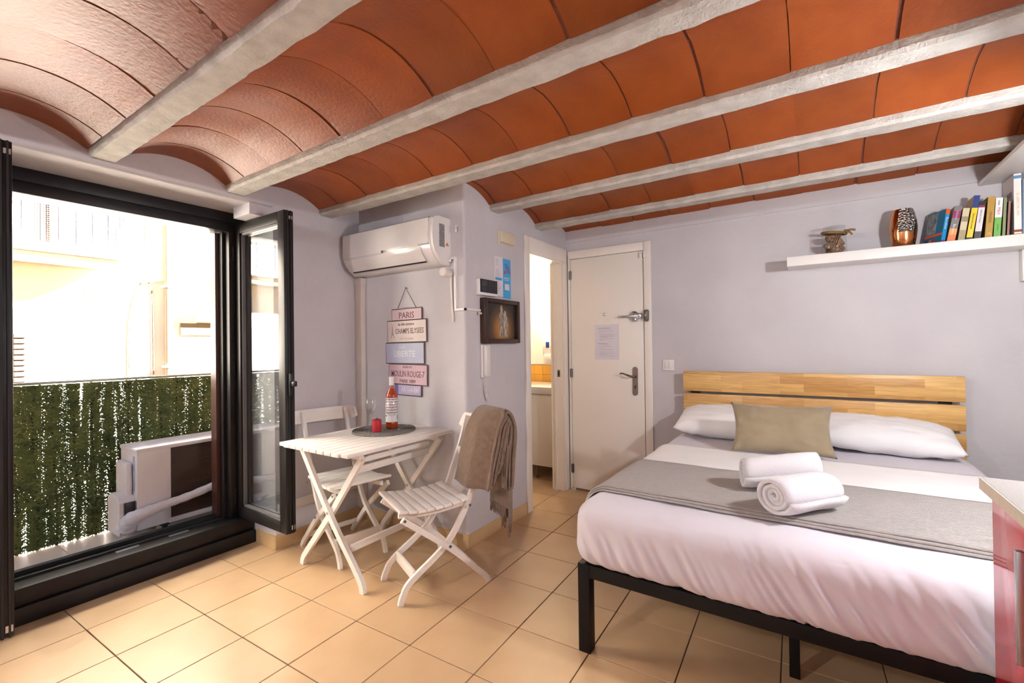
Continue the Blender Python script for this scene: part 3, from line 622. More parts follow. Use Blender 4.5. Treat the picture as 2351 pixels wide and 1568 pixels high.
def rbox(x0, x1, y0, y1, z0, z1, r, nx, ny, nzv, disp=None):
    keys = {}; vs = []; fs = []
    def vid(i, j, k):
        q = (i, j, k)
        if q not in keys:
            pnt = Vector((x0 + (x1 - x0) * i / nx, y0 + (y1 - y0) * j / ny, z0 + (z1 - z0) * k / nzv))
            c = Vector((min(max(pnt.x, x0 + r), x1 - r), min(max(pnt.y, y0 + r), y1 - r), min(max(pnt.z, z0 + r), z1 - r)))
            d = pnt - c; n_ = d.normalized() if d.length > 1e-9 else Vector((0, 0, 1)); pnt = c + n_ * r
            if disp: pnt = disp(pnt, n_)
            keys[q] = len(vs); vs.append(pnt)
        return keys[q]
    for i in range(nx):
        for j in range(ny):
            for k in (0, nzv): fs.append((vid(i, j, k), vid(i + 1, j, k), vid(i + 1, j + 1, k), vid(i, j + 1, k)))
    for i in range(nx):
        for k in range(nzv):
            for j in (0, ny): fs.append((vid(i, j, k), vid(i + 1, j, k), vid(i + 1, j, k + 1), vid(i, j, k + 1)))
    for j in range(ny):
        for k in range(nzv):
            for i in (0, nx): fs.append((vid(i, j, k), vid(i, j + 1, k), vid(i, j + 1, k + 1), vid(i, j, k + 1)))
    return MB().add(vs, fs)
MT = .612
def mdisp(p, n_):
    q = p.copy()
    foot = max(0, min(1, (1.80 - p.y) / .10))
    low = max(0, min(1, (.56 - p.z) / .2))
    fx = (p.x - BX0) / 1.5
    ph = p.x * 17 + (p.z - .4) * (4 + 22 * fx) + 1.6 * nz(p.x * 2.2, p.z * 2)
    def rid(v): return 1 - 2 * abs(v)
    sk = p.x * (11 + 6 * fx) + (p.z - .4) * (3 + 16 * fx)
    wr = .55 * rid(nz(sk, (p.z - .4) * 1.6, 4)) + .5 * rid(nz(sk * 2.1 + 3, (p.z - .4) * 3, 9)) + .35 * nz(p.x * 42 + p.z * 26, p.z * 8, 2) + .25 * math.sin(ph)
    amp = .0190 * (0.18 + .82 * low)
    q.y -= foot * (amp * wr + .006 * low)
    if foot > 0: q.z -= foot * low * (.012 + .016 * fx + .004 * nz(p.x * 11, 3))
    if n_.z > .5: q.z += .004 * nz(p.x * 3, p.y * 3, 1) + .002 * nz(p.x * 11, p.y * 7, 5)
    if abs(n_.x) > .4: q.x += n_.x * .004 * nz(p.y * 9, p.z * 6, 7)
    return q
mt = obj('mattress', rbox(-.842, .702, 1.682, 3.488, .358, MT, .085, 230, 60, 34, mdisp), linen, smooth=180)
tag(mt, 'thick mattress in a white fitted sheet with a wrinkled foot end', 'mattress')
def over_top(s, off, y, x0=-.842, x1=.702, top=MT, r=.085, drop=.13):
    """point on the mattress cross-section: s in 0..1 from left hem over the top to right hem"""
    arc_ = r * PI / 2; flat = (x1 - x0) - 2 * r; tot = 2 * drop + 2 * arc_ + flat; d = s * tot; R_ = r + off
    if d < drop: return (x0 - off, y, top - r - (drop - d))
    d -= drop
    if d < arc_:
        a = d / r; return (x0 + r - R_ * math.cos(a), y, top - r + R_ * math.sin(a))
    d -= arc_
    if d < flat: return (x0 + r + d, y, top + off)
    d -= flat
    if d < arc_:
        a = d / r; return (x1 - r + R_ * math.sin(a), y, top - r + R_ * math.cos(a))
    d -= arc_; return (x1 + off, y, top - r - d)
# turned-down top sheet
def shf(a, b):
    y = 2.428 + .47 * b + .02 * (a - .5); s = .03 + .94 * a
    p_ = over_top(s, .009 + .0022 * nz(a * 9, b * 5, 2) + (.004 if b > .93 else 0), y, drop=.10); return p_
ts = obj('top_sheet', MB().sheet(shf, 90, 16, .004), linen2, smooth=180)
tag(ts, 'white top sheet folded down in front of the pillows', 'sheet')
# grey runner, folded in layers
rn = thing('bed_runner', 'grey ribbed knit throw laid across the foot half of the bed', 'throw blanket', (-.065, 2.13, MT))
for k, (y0, y1, off) in enumerate(((1.838, 2.30, .0085), (1.850, 2.40, .0150), (1.864, 2.412, .0215))):
    def rf(a, b, y0=y0, y1=y1, off=off, k=k):
        e = .010 * nz(a * 4, k * 3 + (b > .5) * 5) + .006 * (a - .5)
        y = y0 + (y1 - y0) * b + e + .012 * (1 - a) * (b < .2); return over_top(.02 + .96 * a, off + .0025 * nz(a * 12, b * 4, k) + (.0025 if (b < .06) else 0), y, drop=.11 - .008 * k)
    obj('layer', MB().sheet(rf, 110, 26, .0055), runner_m, rn, smooth=180)

def pillow_mb(w, h, t, pin=.05, nu=36, nv=26, seed=1, wr=.004):
    def pt(i, j, side):
        u = -1 + 2 * i / nu; v = -1 + 2 * j / nv
        x = w / 2 * u * (1 - pin * (1 - abs(u)) * 0 - pin * (v * v - 1) * -1 * abs(u) ** 3); y = h / 2 * v * (1 + pin * (u * u - 1) * abs(v) ** 3)
        th = t / 2 * (max(0, 1 - abs(u) ** 3.2) ** .55) * (max(0, 1 - abs(v) ** 2.6) ** .55)
        e = wr * nz(u * 4, v * 4, seed) + wr * .7 * nz(u * 9 + v * 4, v * 7, seed + 5)
        return (x, y, side * (th + (e if th > .005 else 0)))
    vs = []; fs = []; idx = {}
    for side in (1, -1):
        for i in range(nu + 1):
            for j in range(nv + 1):
                edge = i in (0, nu) or j in (0, nv); key = (i, j, 0 if edge else side)
                if key not in idx: idx[key] = len(vs); vs.append(Vector(pt(i, j, side)))
    for side in (1, -1):
        for i in range(nu):
            for j in range(nv):
                g_ = lambda a, b: idx[(a, b, 0 if (a in (0, nu) or b in (0, nv)) else side)]
                fs.append((g_(i, j), g_(i + 1, j), g_(i + 1, j + 1), g_(i, j + 1)))
    return vs, fs
def soft(name, w, h, t, M, matl, label, cat, group=None, **kw):
    vs, fs = pillow_mb(w, h, t, **kw); mb_ = MB().add([M @ q for q in vs], fs)
    return tag(obj(name, mb_, matl, smooth=180), label, cat, group)
soft('pillow', .74, .33, .185, Matrix.Translation((-.435, 3.315, .722)) @ Matrix.Rotation(math.radians(16), 4, 'X') @ Matrix.Rotation(math.radians(-1), 4, 'Z'), linen2, 'white pillow against the headboard on the door side', 'pillow', 'white pillows', seed=3, wr=.009, pin=.02)
soft('pillow', .70, .33, .175, Matrix.Translation((.285, 3.318, .716)) @ Matrix.Rotation(math.radians(14), 4, 'X') @ Matrix.Rotation(math.radians(2.5), 4, 'Y'), linen2, 'white pillow under the wall shelf, right of the olive cushion', 'pillow', 'white pillows', seed=8, wr=.009, pin=.02)
b0 = Vector((-.160, 2.880, .640)); wd = Vector((.489, .054, 0)).normalized(); upv = (Vector((0, 0, 1)) * .93 + Vector((-.05, .40, 0))).normalized(); nn = wd.cross(upv).normalized(); upv = nn.cross(wd)
CM = Matrix((wd, upv, nn)).transposed().to_4x4(); CM.translation = b0 + upv * .135 + Vector((0, .0, .0))
soft('cushion', .50, .285, .13, CM, velvet, 'olive brown velvet cushion leaning on the white pillows', 'cushion', seed=12, wr=.012, pin=.10)

def towel(name, a, b, r, label, flip=False, turns=3.4):
    a = Vector(a); b = Vector(b); d = (b - a).normalized(); side = Vector((-d.y, d.x, 0)); up_ = Vector((0, 0, 1)); root = None
    n_ = 110; ns = 9; th = r * .205
    def rad(s): return r * (.14 + .86 * s) - th * .5
    def f(s, tt):
        ang = -s * turns * 2 * PI - .5; rr = rad(s) * (1 + .03 * math.sin(ang * 1.3)); tw = .012 * nz(s * 7, tt * 2, r * 50)
        ex = .014 * nz(s * 5, 3) * (1 if tt > .5 else -1)
        endc = 1 - .10 * abs(2 * tt - 1) ** 6
        return a + d * ((b - a).length * tt + ex) + (side * math.cos(ang) * 1.12 + up_ * math.sin(ang) * .93) * (rr * endc + tw * .4)
    mb_ = MB().sheet(f, n_, ns, th)
    o = obj(name, mb_, terry, smooth=180); return tag(o, label, 'towel', 'rolled white towels')
zt = MT + .0285
towel('rolled_towel', (-.262, 2.135, zt + .060), (.000, 2.205, zt + .108), .064, 'rolled white towel lying behind with one end propped on the front towel')
towel('rolled_towel', (-.128, 1.850, zt + .064), (.030, 2.055, zt + .064), .068, 'rolled white towel in front with its spiral end facing the room')

# ------------------------------------------------------------------ wall shelf and what stands on it
shelf_m = mat('white_shelf_laminate', (.80, .77, .745, 1), .4)
sh = obj('wall_shelf', MB().box(-.141, XR - .001, 3.372, YB, 1.722, 1.782, bev=.003), shelf_m); tag(sh, 'long white floating shelf above the bed', 'shelf')
SZ = 1.782
jar = thing('potpourri_jar', 'glass jar of dried decoration tied with twine on the shelf', 'jar', (.108, 3.475, SZ))
jc = (.108, 3.475, SZ); clear = mat('clear_glass', (1, 1, 1, 1), .02, trans=1.0, ior=1.45)
thin = pane_mat('thin_glass', (.95, .96, .96, 1), .8)
obj('glass', MB().lathe([(0, .002), (.060, .002), (.064, .008), (.064, .125), (.055, .140), (.055, .158), (.060, .166), (.060, .172), (.056, .172)], jc, 28), thin, jar)
obj('twine_band', MB().tube([(jc[0] + .061 * math.cos(a), jc[1] + .061 * math.sin(a), SZ + .135 - .010 * math.cos(a + .4)) for a in [k * 2 * PI / 24 for k in range(24)]], .008, 8, closed=True), mat('jute', (.24, .13, .05, 1), .9, bump=.6, bscale=200), jar)
obj('twine_tail', MB().tube([(jc[0] + .05, jc[1] - .035, SZ + .138), (jc[0] + .085, jc[1] - .05, SZ + .137), (jc[0] + .105, jc[1] - .05, SZ + .132)], .006, 6), MATS['jute'], jar)
obj('twine_tail', MB().tube([(jc[0] + .055, jc[1] - .035, SZ + .136), (jc[0] + .078, jc[1] - .05, SZ + .122), (jc[0] + .088, jc[1] - .05, SZ + .106)], .006, 6), MATS['jute'], jar)
straw = mat('straw', (.48, .30, .18, 1), .9, col2=(.25, .13, .07, 1), nscale=50)
for k in range(34):
    a = random.uniform(0, 6.28); rr = random.uniform(0, .045); x, y = jc[0] + rr * math.cos(a), jc[1] + rr * math.sin(a); tl = random.uniform(.02, .05)
    x1_ = max(-.045, min(.045, x - jc[0] + tl)); y1_ = max(-.02, min(.02, (y - jc[1]) * .4))
    obj('straw_stalk', MB().tube([(x * .0 + jc[0] + (x - jc[0]) * .8 - .012, y, SZ + .008), (jc[0] + x1_ * .8, jc[1] + y1_, SZ + random.uniform(.08, .125))], .0030, 5), straw, jar)
pod = mat('seed_pod', (.36, .22, .13, 1), .8, col2=(.08, .04, .025, 1), nscale=90)
for (dx, dy, dz, r) in ((-.018, -.022, .100, .030), (-.030, -.018, .055, .027), (.028, -.020, .030, .027), (-.015, .022, .030, .030), (.018, .022, .085, .028), (.0, -.03, .028, .026), (.03, .0, .065, .024)):
    obj('seed_pod', MB().lathe([(0, -r * .8), (r * .6, -r * .6), (r, 0), (r * .92, r * .45), (r * .5, r * .55), (0, r * .5)], (jc[0] + dx, jc[1] + dy, SZ + dz), 14), pod, jar)

VS = bpy.data.materials.new('copper_mosaic'); VS.use_nodes = True; MATS['copper_mosaic'] = VS
t = VS.node_tree; N = t.nodes; Lk = t.links; p = N['Principled BSDF']; p.inputs['Metallic'].default_value = 1; p.inputs['Roughness'].default_value = .16; p.inputs['Base Color'].default_value = (.5, .5, .48, 1)
tc = N.new('ShaderNodeTexCoord'); vo = N.new('ShaderNodeTexVoronoi'); vo.inputs['Scale'].default_value = 95; Lk.new(tc.outputs['Object'], vo.inputs['Vector']); bp = N.new('ShaderNodeBump'); bp.inputs['Strength'].default_value = .9; bp.inputs['Distance'].default_value = .01
Lk.new(vo.outputs['Distance'], bp.inputs['Height']); Lk.new(bp.outputs[0], p.inputs['Normal'])
copper = mat('copper', (.62, .24, .09, 1), .14, metal=1, col2=(.70, .28, .11, 1))
vprof = [(0, 0), (.044, 0), (.050, .008), (.058, .05), (.063, .095), (.064, .115), (.060, .160), (.050, .205), (.044, .222), (.040, .222), (.046, .205), (.052, .16)]
vz = thing('vase', 'bronze coloured vase with a silver mosaic patch on the shelf', 'vase', (.437, 3.468, SZ))
obj('body', MB().lathe(vprof, (.437, 3.468, SZ), 36), copper, vz, smooth=60)
pv = MB(); rows = [(z, r + .0012) for r, z in [(.0625, .085), (.064, .115), (.060, .160), (.050, .205), (.0445, .220)]]
pv.grid(lambda a, b: (lambda zr, an: (.437 + zr[1] * math.cos(an), 3.468 + zr[1] * math.sin(an), SZ + zr[0]))(rows[round(b * 4)], math.radians(-118 + 110 * a * (.55 + .45 * b))), 14, 5)
obj('mosaic', pv, VS, vz, smooth=60, fixn=False)

# books
def book(name, label, ub, ut, vt, dep, spine_col, lean=None, bands=(), title=None, tcol=None, tsize=.02, cover_col=None, bands_name='spine_band', yf=3.412, extra=None, yaw=0.0):
    bl = atY(ub[0], 556, yf); br = atY(ub[1], 552, yf); tl = atY(ut[0], vt, yf); tr_ = atY(ut[1], vt, yf)
    h = tl.z - SZ; wd_ = max(.008, ((br.x - bl.x) + (tr_.x - tl.x)) / 2); ang = math.atan2(tl.x - bl.x, h)
    x0 = bl.x; piv = Vector((x0, yf, SZ + .001)); hh = h / math.cos(ang) - (wd_ * math.sin(ang) if ang > 0 else 0)
    M = Matrix.Translation(piv + Vector((0, 0, wd_ * math.sin(ang) if ang > 0 else 0))) @ Matrix.Rotation(math.radians(yaw), 4, 'Z') @ Matrix.Rotation(ang, 4, 'Y')
    root = thing(name, label, 'book', tuple(piv), 0, 'books on the wall shelf')
    def mk(nm, mbx, m_, par=root): mbx.v = [tuple(M @ Vector(q)) for q in mbx.v]; return obj(nm, mbx, m_, par, smooth=None)
    sm = mat('cover_' + label[:24], spine_col, .45); cm = mat('boards_' + label[:24], cover_col or spine_col, .45); b_ = .0022
    mk('cover', MB().box(0, b_, .001, dep, 0, hh).box(wd_ - b_, wd_, .001, dep, 0, hh), cm)
    sp_ = mk('spine', MB().box(0, wd_, 0, .0025, 0, hh), sm)
    mk('pages', MB().box(b_, wd_ - b_, .0025, dep - .003, .003, hh - .003), paper)
    for (z0, z1, cc) in bands: mk(bands_name, MB().box(-.0003, wd_ + .0003, -.0006, .0004, hh * z0, hh * z1), mat('band_%s_%.2f' % (label[:18], z0), cc, .5), sp_)
    if title:
        for (txt, zc, sz, cc) in title:
            tb = text_mb(txt, min(sz, wd_ * 1.05), (wd_ / 2, -.0012, hh * zc), (0, 0, -1), (1, 0, 0), ext=.0003); tb.v = [tuple(M @ Vector(q)) for q in tb.v]
            obj('title', tb, mat('title_%s_%s' % (label[:14], txt[:5]), cc, .6), sp_, smooth=None, fixn=False)
    if extra: extra(M, wd_, hh, root, mk)
    return root
def b1_cover(M, wd_, hh, root, mk):
    f = lambda y0, y1, z0, z1: MB().box(-.0006, .0002, y0, y1, z0 * hh, z1 * hh)
    mk('photo_print', f(.055, .125, .32, .97), mat('guide_photo', (.32, .36, .40, 1), .5, col2=(.10, .07, .04, 1), nscale=45))
    mk('orange_strip', f(.002, .128, .23, .30), mat('guide_orange', S(225, 90, 40), .5))
    for q in range(3): mk('thumbnail', MB().box(-.0009, -.0005, .045 + q * .028, .063 + q * .028, hh * .05, hh * .16), mat('guide_thumb%d' % q, (S(170, 50, 50), S(190, 120, 90), S(90, 30, 30))[q], .5))
W_, K_ = S(235, 228, 225), S(25, 22, 24)
book('book', 'blue travel guide with a palm photo on its cover, leftmost book', (2160, 2170), (2177, 2189), 478, .130, S(30, 145, 205), bands=((.85, 1.0, S(230, 100, 40)), (0, .07, S(120, 60, 110))), title=[('Barcelona', .58, .017, W_)], cover_col=S(28, 105, 140), extra=b1_cover, yaw=26)
book('book', 'book with purple title band and orange city photo on the spine', (2174, 2191), (2193, 2212), 473, .125, S(120, 115, 112), bands=((.66, .86, S(140, 30, 85)), (0, .18, S(225, 120, 70)), (.18, .36, S(215, 150, 80))), title=[('ESPANA', .74, .014, S(210, 170, 190)), ('Barcelona', .34, .014, W_)])
book('book', 'cream paperback with a small round portrait on its spine', (2199, 2214), (2212, 2228), 478, .120, S(205, 190, 155), bands=((0, .32, S(165, 150, 115)), (.58, .74, S(150, 140, 110))), cover_col=S(120, 90, 65))
book('book', 'tall yellow and blue paperback leaning on the shelf', (2218, 2232), (2237, 2251), 449, .130, S(240, 200, 30), bands=((.72, 1.0, S(30, 55, 125)), (0, .05, K_)), title=[('Historia de la ciudad', .42, .010, K_)], cover_col=S(190, 155, 100))
book('book', 'white paperback with a maroon stripe and black foot', (2236, 2251), (2249, 2264), 463, .125, S(218, 208, 212), bands=((.9, 1.0, K_), (.84, .9, S(125, 40, 60)), (0, .2, S(70, 68, 70))), title=[('Memorias Urbanas', .6, .009, S(110, 60, 70))], cover_col=K_)
book('book', 'ornate gold embossed book', (2261, 2278), (2269, 2286), 452, .125, S(180, 140, 55), title=[('C', .1, .018, S(240, 215, 120)), ('CERVEZAS', .5, .013, S(110, 75, 20))], cover_col=S(150, 110, 40))
book('book', 'white and green book with red letters', (2281, 2297), (2287, 2303), 455, .120, S(110, 175, 75), bands=((.5, 1.0, W_),), title=[('MAX', .66, .018, S(200, 45, 55)), ('nean', .87, .014, K_), ('A DIETA', .25, .009, S(70, 120, 50))], cover_col=S(90, 150, 60))
book('book', 'slim olive green booklet', (2301, 2308), (2305, 2312), 455, .120, S(130, 140, 100), cover_col=S(90, 85, 60))
book('book', 'slim reddish brown booklet next to the large white book', (2312, 2317), (2316, 2320), 462, .120, S(150, 105, 95), cover_col=S(140, 95, 85))
def big_cover(M, wd_, hh, root, mk): mk('cover_strip', MB().box(-.0006, .0002, .03, .10, .66 * hh, .74 * hh), mat('big_strip', S(130, 110, 112), .5))
book('book', 'large white book with gold edges', (2329, 2346), (2327, 2345), 400, .165, S(235, 228, 222), bands=((0, .03, S(190, 165, 95)), (.05, .09, S(150, 60, 50)), (.92, .97, S(90, 140, 180))), title=[('EL LIBRO DEL MAR', .5, .014, S(200, 180, 130))], cover_col=S(205, 192, 190), extra=big_cover)
book('book', 'grey blue book right of the large white one, cut by the picture edge', (2348, 2362), (2347, 2361), 412, .15, S(120, 135, 165), cover_col=S(110, 120, 150))
tag(obj('upper_board', MB().box(.778, XR - .001, 1.9, YB - .002, 2.104, 2.126, bev=.003), shelf_m), 'white board fixed under the beams above the bookshelf', 'board')
tag(obj('wall_box', MB().box(.928, 1.03, YB - .05, YB, 1.556, 1.7215, bev=.003), white_plastic), 'white plastic box on the wall just under the bookshelf', 'box')

# ------------------------------------------------------------------ kitchen unit at the right edge
red_gloss = mat('red_gloss_laminate', S(196, 34, 46), .12, col2=S(204, 40, 52), spec=.22)
def cabinet(y1, label):
    y0 = y1 - .60
    c = thing('base_cabinet', label, 'cabinet', (.68, (y0 + y1) / 2, 0), 0, 'red kitchen base cabinets')
    obj('body', MB().box(.385, XR - .002, y0 + .001, y1 - .001, .10, .868), white_plastic, c)
    obj('plinth', MB().box(.42, XR - .002, y0 + .001, y1 - .001, 0, .10), black_steel, c)
    d_ = obj('door', MB().box(.362, .384, y0 + .003, y1 - .003, .115, .865, bev=.0015), red_gloss, c)
    obj('edge_band', MB().box(.364, .386, y1 - .0028, y1 - .0012, .115, .865), white_plastic, d_)
    hy = y1 - .300
    obj('handle', MB().box(.326, .340, hy - .008, hy + .008, .600, .826, bev=.002).box(.340, .362, hy - .004, hy + .004, .635, .650).box(.340, .362, hy - .004, hy + .004, .780, .795), alu, d_)
cabinet(1.615, 'red gloss kitchen base cabinet at the foot of the bed')
cabinet(1.014, 'red gloss kitchen base cabinet nearest the camera, right of the view')
ct = thing('countertop', 'grey speckled kitchen countertop with a beige front edge', 'countertop', (.7, .95, .868))
stone = mat('grey_counter_laminate', (.34, .315, .30, 1), .35, col2=(.44, .41, .39, 1), nscale=220, detail=3)
obj('slab', MB().box(.344, XR - .002, .41, 1.621, .870, .9, bev=.002), stone, ct)
obj('edge_strip', MB().box(.3415, .344, .41, 1.621, .870, .899), mat('beige_edge', (.62, .54, .44, 1), .5, col2=(.68, .60, .50, 1), nscale=80), ct)

# ------------------------------------------------------------------ folding table
def ribbon(pts, wdt, t0, t1, fn, n=6):
    """bar of rectangular section: pts is a 2-D centre line, wdt its width in that plane, t0..t1 its thickness"""
    P = [Vector((q[0], q[1], 0)) for q in pts]; P = catmull(P, n); Lf, Rt = [], []
    for i, q in enumerate(P):
        a = P[max(i - 1, 0)]; b = P[min(i + 1, len(P) - 1)]; d = (b - a).normalized(); nrm = Vector((-d.y, d.x, 0)) * wdt / 2; Lf.append(q + nrm); Rt.append(q - nrm)
    k = len(P); vs = []
    for i in range(k):
        for q in (Lf[i], Rt[i]):
            for tt in (t0, t1): vs.append(fn(q.x, q.y, tt))
    fs = []
    for i in range(k - 1):
        a = 4 * i; b = a + 4; fs += [(a, b, b + 1, a + 1), (a + 2, a + 3, b + 3, b + 2), (a, a + 2, b + 2, b), (a + 1, b + 1, b + 3, a + 3)]
    fs += [(0, 1, 3, 2), (4 * k - 4, 4 * k - 2, 4 * k - 1, 4 * k - 3)]
    return MB().add(vs, fs)
TZ = .725; tx0, tx1, ty0, ty1 = -2.502, -1.893, 1.388, 2.178
tb = thing('folding_table', 'white slatted folding table against the alcove wall', 'table', (-2.2, 1.79, 0))
ns_ = 10; sw_ = (tx1 - tx0) / ns_
for i in range(ns_):
    x = tx0 + i * sw_; cut = .012 if i in (0, ns_ - 1) else 0
    obj('top_slat', MB().box(x + .0036, x + sw_ - .0036, ty0 + cut, ty1 - cut, TZ - .020, TZ, bev=.003), white_wood, tb)
for y in (ty0 + .10, ty1 - .14): obj('batten', MB().box(tx0 + .03, tx1 - .03, y, y + .03, TZ - .048, TZ - .0205, bev=.004), white_wood, tb)
for x in (tx0 + .075, tx1 - .085): obj('top_rail', MB().box(x, x + .022, ty0 + .14, ty1 - .15, TZ - .075, TZ - .049, bev=.003), white_wood, tb)
fxz = lambda x, z, y: (x, y, z)
for y in (1.495, 2.075):
    obj('leg', ribbon([(tx0 + .055, .680), (-2.205, .355), (-1.985, .105), (-1.938, .045), (-1.926, .0)], .032, y, y + .022, fxz), white_wood, tb)
    obj('leg', ribbon([(tx1 - .055, .680), (-2.205, .355), (-2.425, .105), (-2.475, .045), (-2.488, .0)], .032, y + .0235, y + .0455, fxz), white_wood, tb)
    obj('bolt', MB().lathe([(.007, 0), (.007, .003), (0, .005)], fn=lambda a, b, c, y=y: (-2.205 + a, y - c, .355 + b), n=12), alu, tb)
for (x, z) in ((-2.06, .185), (-2.02, .60)): obj('stretcher', MB().box(x - .009, x + .009, 1.541 if x < -2.2 or z > .5 else 1.517, 2.098 if z < .5 and x < -2.2 else 2.075, z - .018, z + .018, bev=.003), white_wood, tb)

# ------------------------------------------------------------------ folding chairs
def chair(label, Sx, Sy, fx, fy):
    rz = math.atan2(-fx, fy)        # local +y is the sitting direction
    c = thing('folding_chair', label, 'chair', (Sx, Sy, 0), rz, 'white folding chairs')
    W_ = lambda nm, mbx, m_, par=c: obj(nm, mbx, m_, par, world=False)
    fyz = lambda y, z, x: (x, y, z)
    for s_ in (-1, 1):
        x = s_ * .142
        W_('leg', ribbon([(.172, 0), (.158, .045), (.115, .105), (-.075, .245), (-.190, .425), (-.245, .56), (-.298, .70), (-.335, .835)], .028, x - .009, x + .009, fyz), white_wood)
        x = s_ * .168
        W_('leg', ribbon([(-.300, 0), (-.272, .040), (-.225, .085), (-.075, .228), (.168, .418)], .028, x - .009, x + .009, fyz), white_wood)
        W_('seat_rail', ribbon([(.172, .425), (.0, .412), (-.178, .425)], .024, s_ * .122 - .009, s_ * .122 + .009, fyz), white_wood)
        for (yy, zz_) in ((.158, .413), (-.075, .237), (-.188, .424)):
            W_('bolt', MB().lathe([(.007, 0), (.007, .003), (0, .005)], fn=lambda a, b, q, yy=yy, zz_=zz_, s_=s_: (s_ * (.1775 + q), yy + a, zz_ + b), n=12), steel_dark)
    n_ = 8; dd = .372 / n_
    for i in range(n_):
        y = -.186 + i * dd; cz_ = .441 + .020 * ((y + dd / 2) / .186) ** 2; sl_ = 2 * .020 * (y + dd / 2) / .186 ** 2
        hw = .176 + (.012 if i > 4 else 0) * .5
        mbx = MB().box(-hw, hw, -dd / 2 + .0026, dd / 2 - .0026, -.008, .008, bev=.003); R_ = Matrix.Translation((0, y + dd / 2, cz_)) @ Matrix.Rotation(math.atan(sl_), 4, 'X')
        mbx.v = [tuple(R_ @ Vector(q)) for q in mbx.v]; W_('seat_slat', mbx, white_wood)
    # curved top backrest with rounded ends, and a lower rail
    ol = [(-.222, .842), (.222, .842)]
    pts = [(-.205 + .02 * math.cos(a), .826 + .018 * math.sin(a)) for a in [PI / 2 + k * PI / 8 for k in range(5)]] + [(-.208, .762)] + [(.208, .762)] + [(.205 + .02 * math.cos(a), .826 + .018 * math.sin(a)) for a in [k * PI / 8 for k in range(5)]]
    tb_ = []
    n2 = 24; vs = []; fs = []
    for i in range(n2 + 1):
        x = -.222 + .444 * i / n2; e = max(0, abs(x) - .196) / .026
        zt_ = .846 - .020 * e * e; zb_ = .764 + .012 * e * e; yb = -.318 - .030 * (1 - (x / .222) ** 2)
        vs += [(x, yb + .0, zb_), (x, yb - .026, zt_), (x, yb - .040, zt_ - .004), (x, yb - .014, zb_)]
    for i in range(n2):
        for j in range(4): fs.append((4 * i + j, 4 * i + (j + 1) % 4, 4 * i + 4 + (j + 1) % 4, 4 * i + 4 + j))
    fs += [(0, 1, 2, 3), (4 * n2 + 3, 4 * n2 + 2, 4 * n2 + 1, 4 * n2)]
    W_('backrest', MB().add(vs, fs), white_wood)
    W_('back_rail', MB().box(-.133, .133, -.282, -.266, .625, .665, bev=.003), white_wood)
    W_('stretcher', MB().box(-.133, .133, .092, .106, .090, .145, bev=.003), white_wood)
    W_('stretcher', MB().box(-.159, .159, -.232, -.218, .075, .105, bev=.003), white_wood)
    return c
ch1 = chair('white folding chair behind the table with its back to the wall', -2.388, 1.773, .983, -.183)
ch2 = chair('white folding chair with a brown blanket over its back', -1.740, 1.747, -.415, -.910)

# blanket over the second chair
bl = thing('brown_blanket', 'fringed brown wool blanket folded over the back of the nearer chair', 'blanket', (-1.740, 1.747, 0), math.atan2(.415, -.910))
wool = mat('brown_wool', (.205, .130, .088, 1), .97, col2=(.27, .18, .125, 1), nscale=40, bump=.7, bscale=260, sheen=.3)
def bpath(off, zf, zb_):
    """front hem -> over the backrest -> back hem, in (y, z)"""
    front = [(-.215, zf), (-.235, .62), (-.268, .74), (-.290, .82)]; back = [(-.398, .80), (-.388, .65), (-.380, .5), (-.377, zb_)]
    pts = [(y + off, z) for y, z in front] + [(-.335 + off * .5, .868 + off), (-.380 - off * .5, .862 + off)] + [(y - off, z) for y, z in back]
    return catmull([Vector((a, b, 0)) for a, b in pts], 6)
for k, (off, x0, x1, zf, zb_) in enumerate(((-.030, -.246, -.228, .66, .62), (-.020, -.252, -.228, .60, .56), (-.010, -.244, -.228, .56, .50), (.000, -.250, -.050, .545, .385), (.010, -.242, -.044, .535, .47), (.020, -.256, -.038, .527, .50), (.030, -.246, -.032, .520, .53))):
    pp = bpath(off, zf, zb_); p0 = bpath(0, zf, zb_)
    def bf(a, b, pp=pp, p0=p0, x0=x0, x1=x1, k=k):
        i = a * (len(pp) - 1); i0 = min(int(i), len(pp) - 1); i1 = min(i0 + 1, len(pp) - 1); q = pp[i0].lerp(pp[i1], i - i0); q0 = p0[i0].lerp(p0[i1], i - i0)
        x = x0 + (x1 - x0) * b + .03 * max(0, 1 - a * 2.4) * (b - .3)
        ym = -.262 if q0.y < .66 and a < .5 else -.335
        pn = 0
        sk = max(0, min(1, (-.150 - x) / .085)); sk = sk * sk * (3 - 2 * sk) * (max(0, min(1, (.52 - a) / .12)))
        ed = .007 * nz(a * 7, k * 4, 1) * (b < .15 or b > .85)
        zd = -.02 * (1 - b) * max(0, 1 - a * 4)
        return (x + ed, q.x - .075 * sk + .005 * nz(a * 5, b * 4, k), q.y + .004 * nz(a * 4, b * 6, k + 9) + zd)
    obj('fold', MB().sheet(bf, 48, 26, -.0085), wool, bl, world=False, smooth=180)
def rf2(a, b): return (-.262 + .03 * b + .006 * nz(a * 5, b * 3, 2), -.40 - .010 - .03 * math.sin(b * 9) * .5, .80 - .47 * a + .01 * nz(b * 5, a * 3))
obj('fold', MB().sheet(lambda a, b: (-.125 - .100 * b, -.408 - .018 * math.sin(b * 10 + a), .80 - (.45 + .07 * b) * a), 24, 14, .009), wool, bl, world=False, smooth=180)
frg = MB()
for k in range(46):
    x = -.205 + .17 * k / 45; frg.tube([(x, -.386, .378), (x + random.uniform(-.004, .004), -.388, .35), (x + random.uniform(-.008, .008), -.386, .325 + random.uniform(-.012, .01))], .0022, 4)
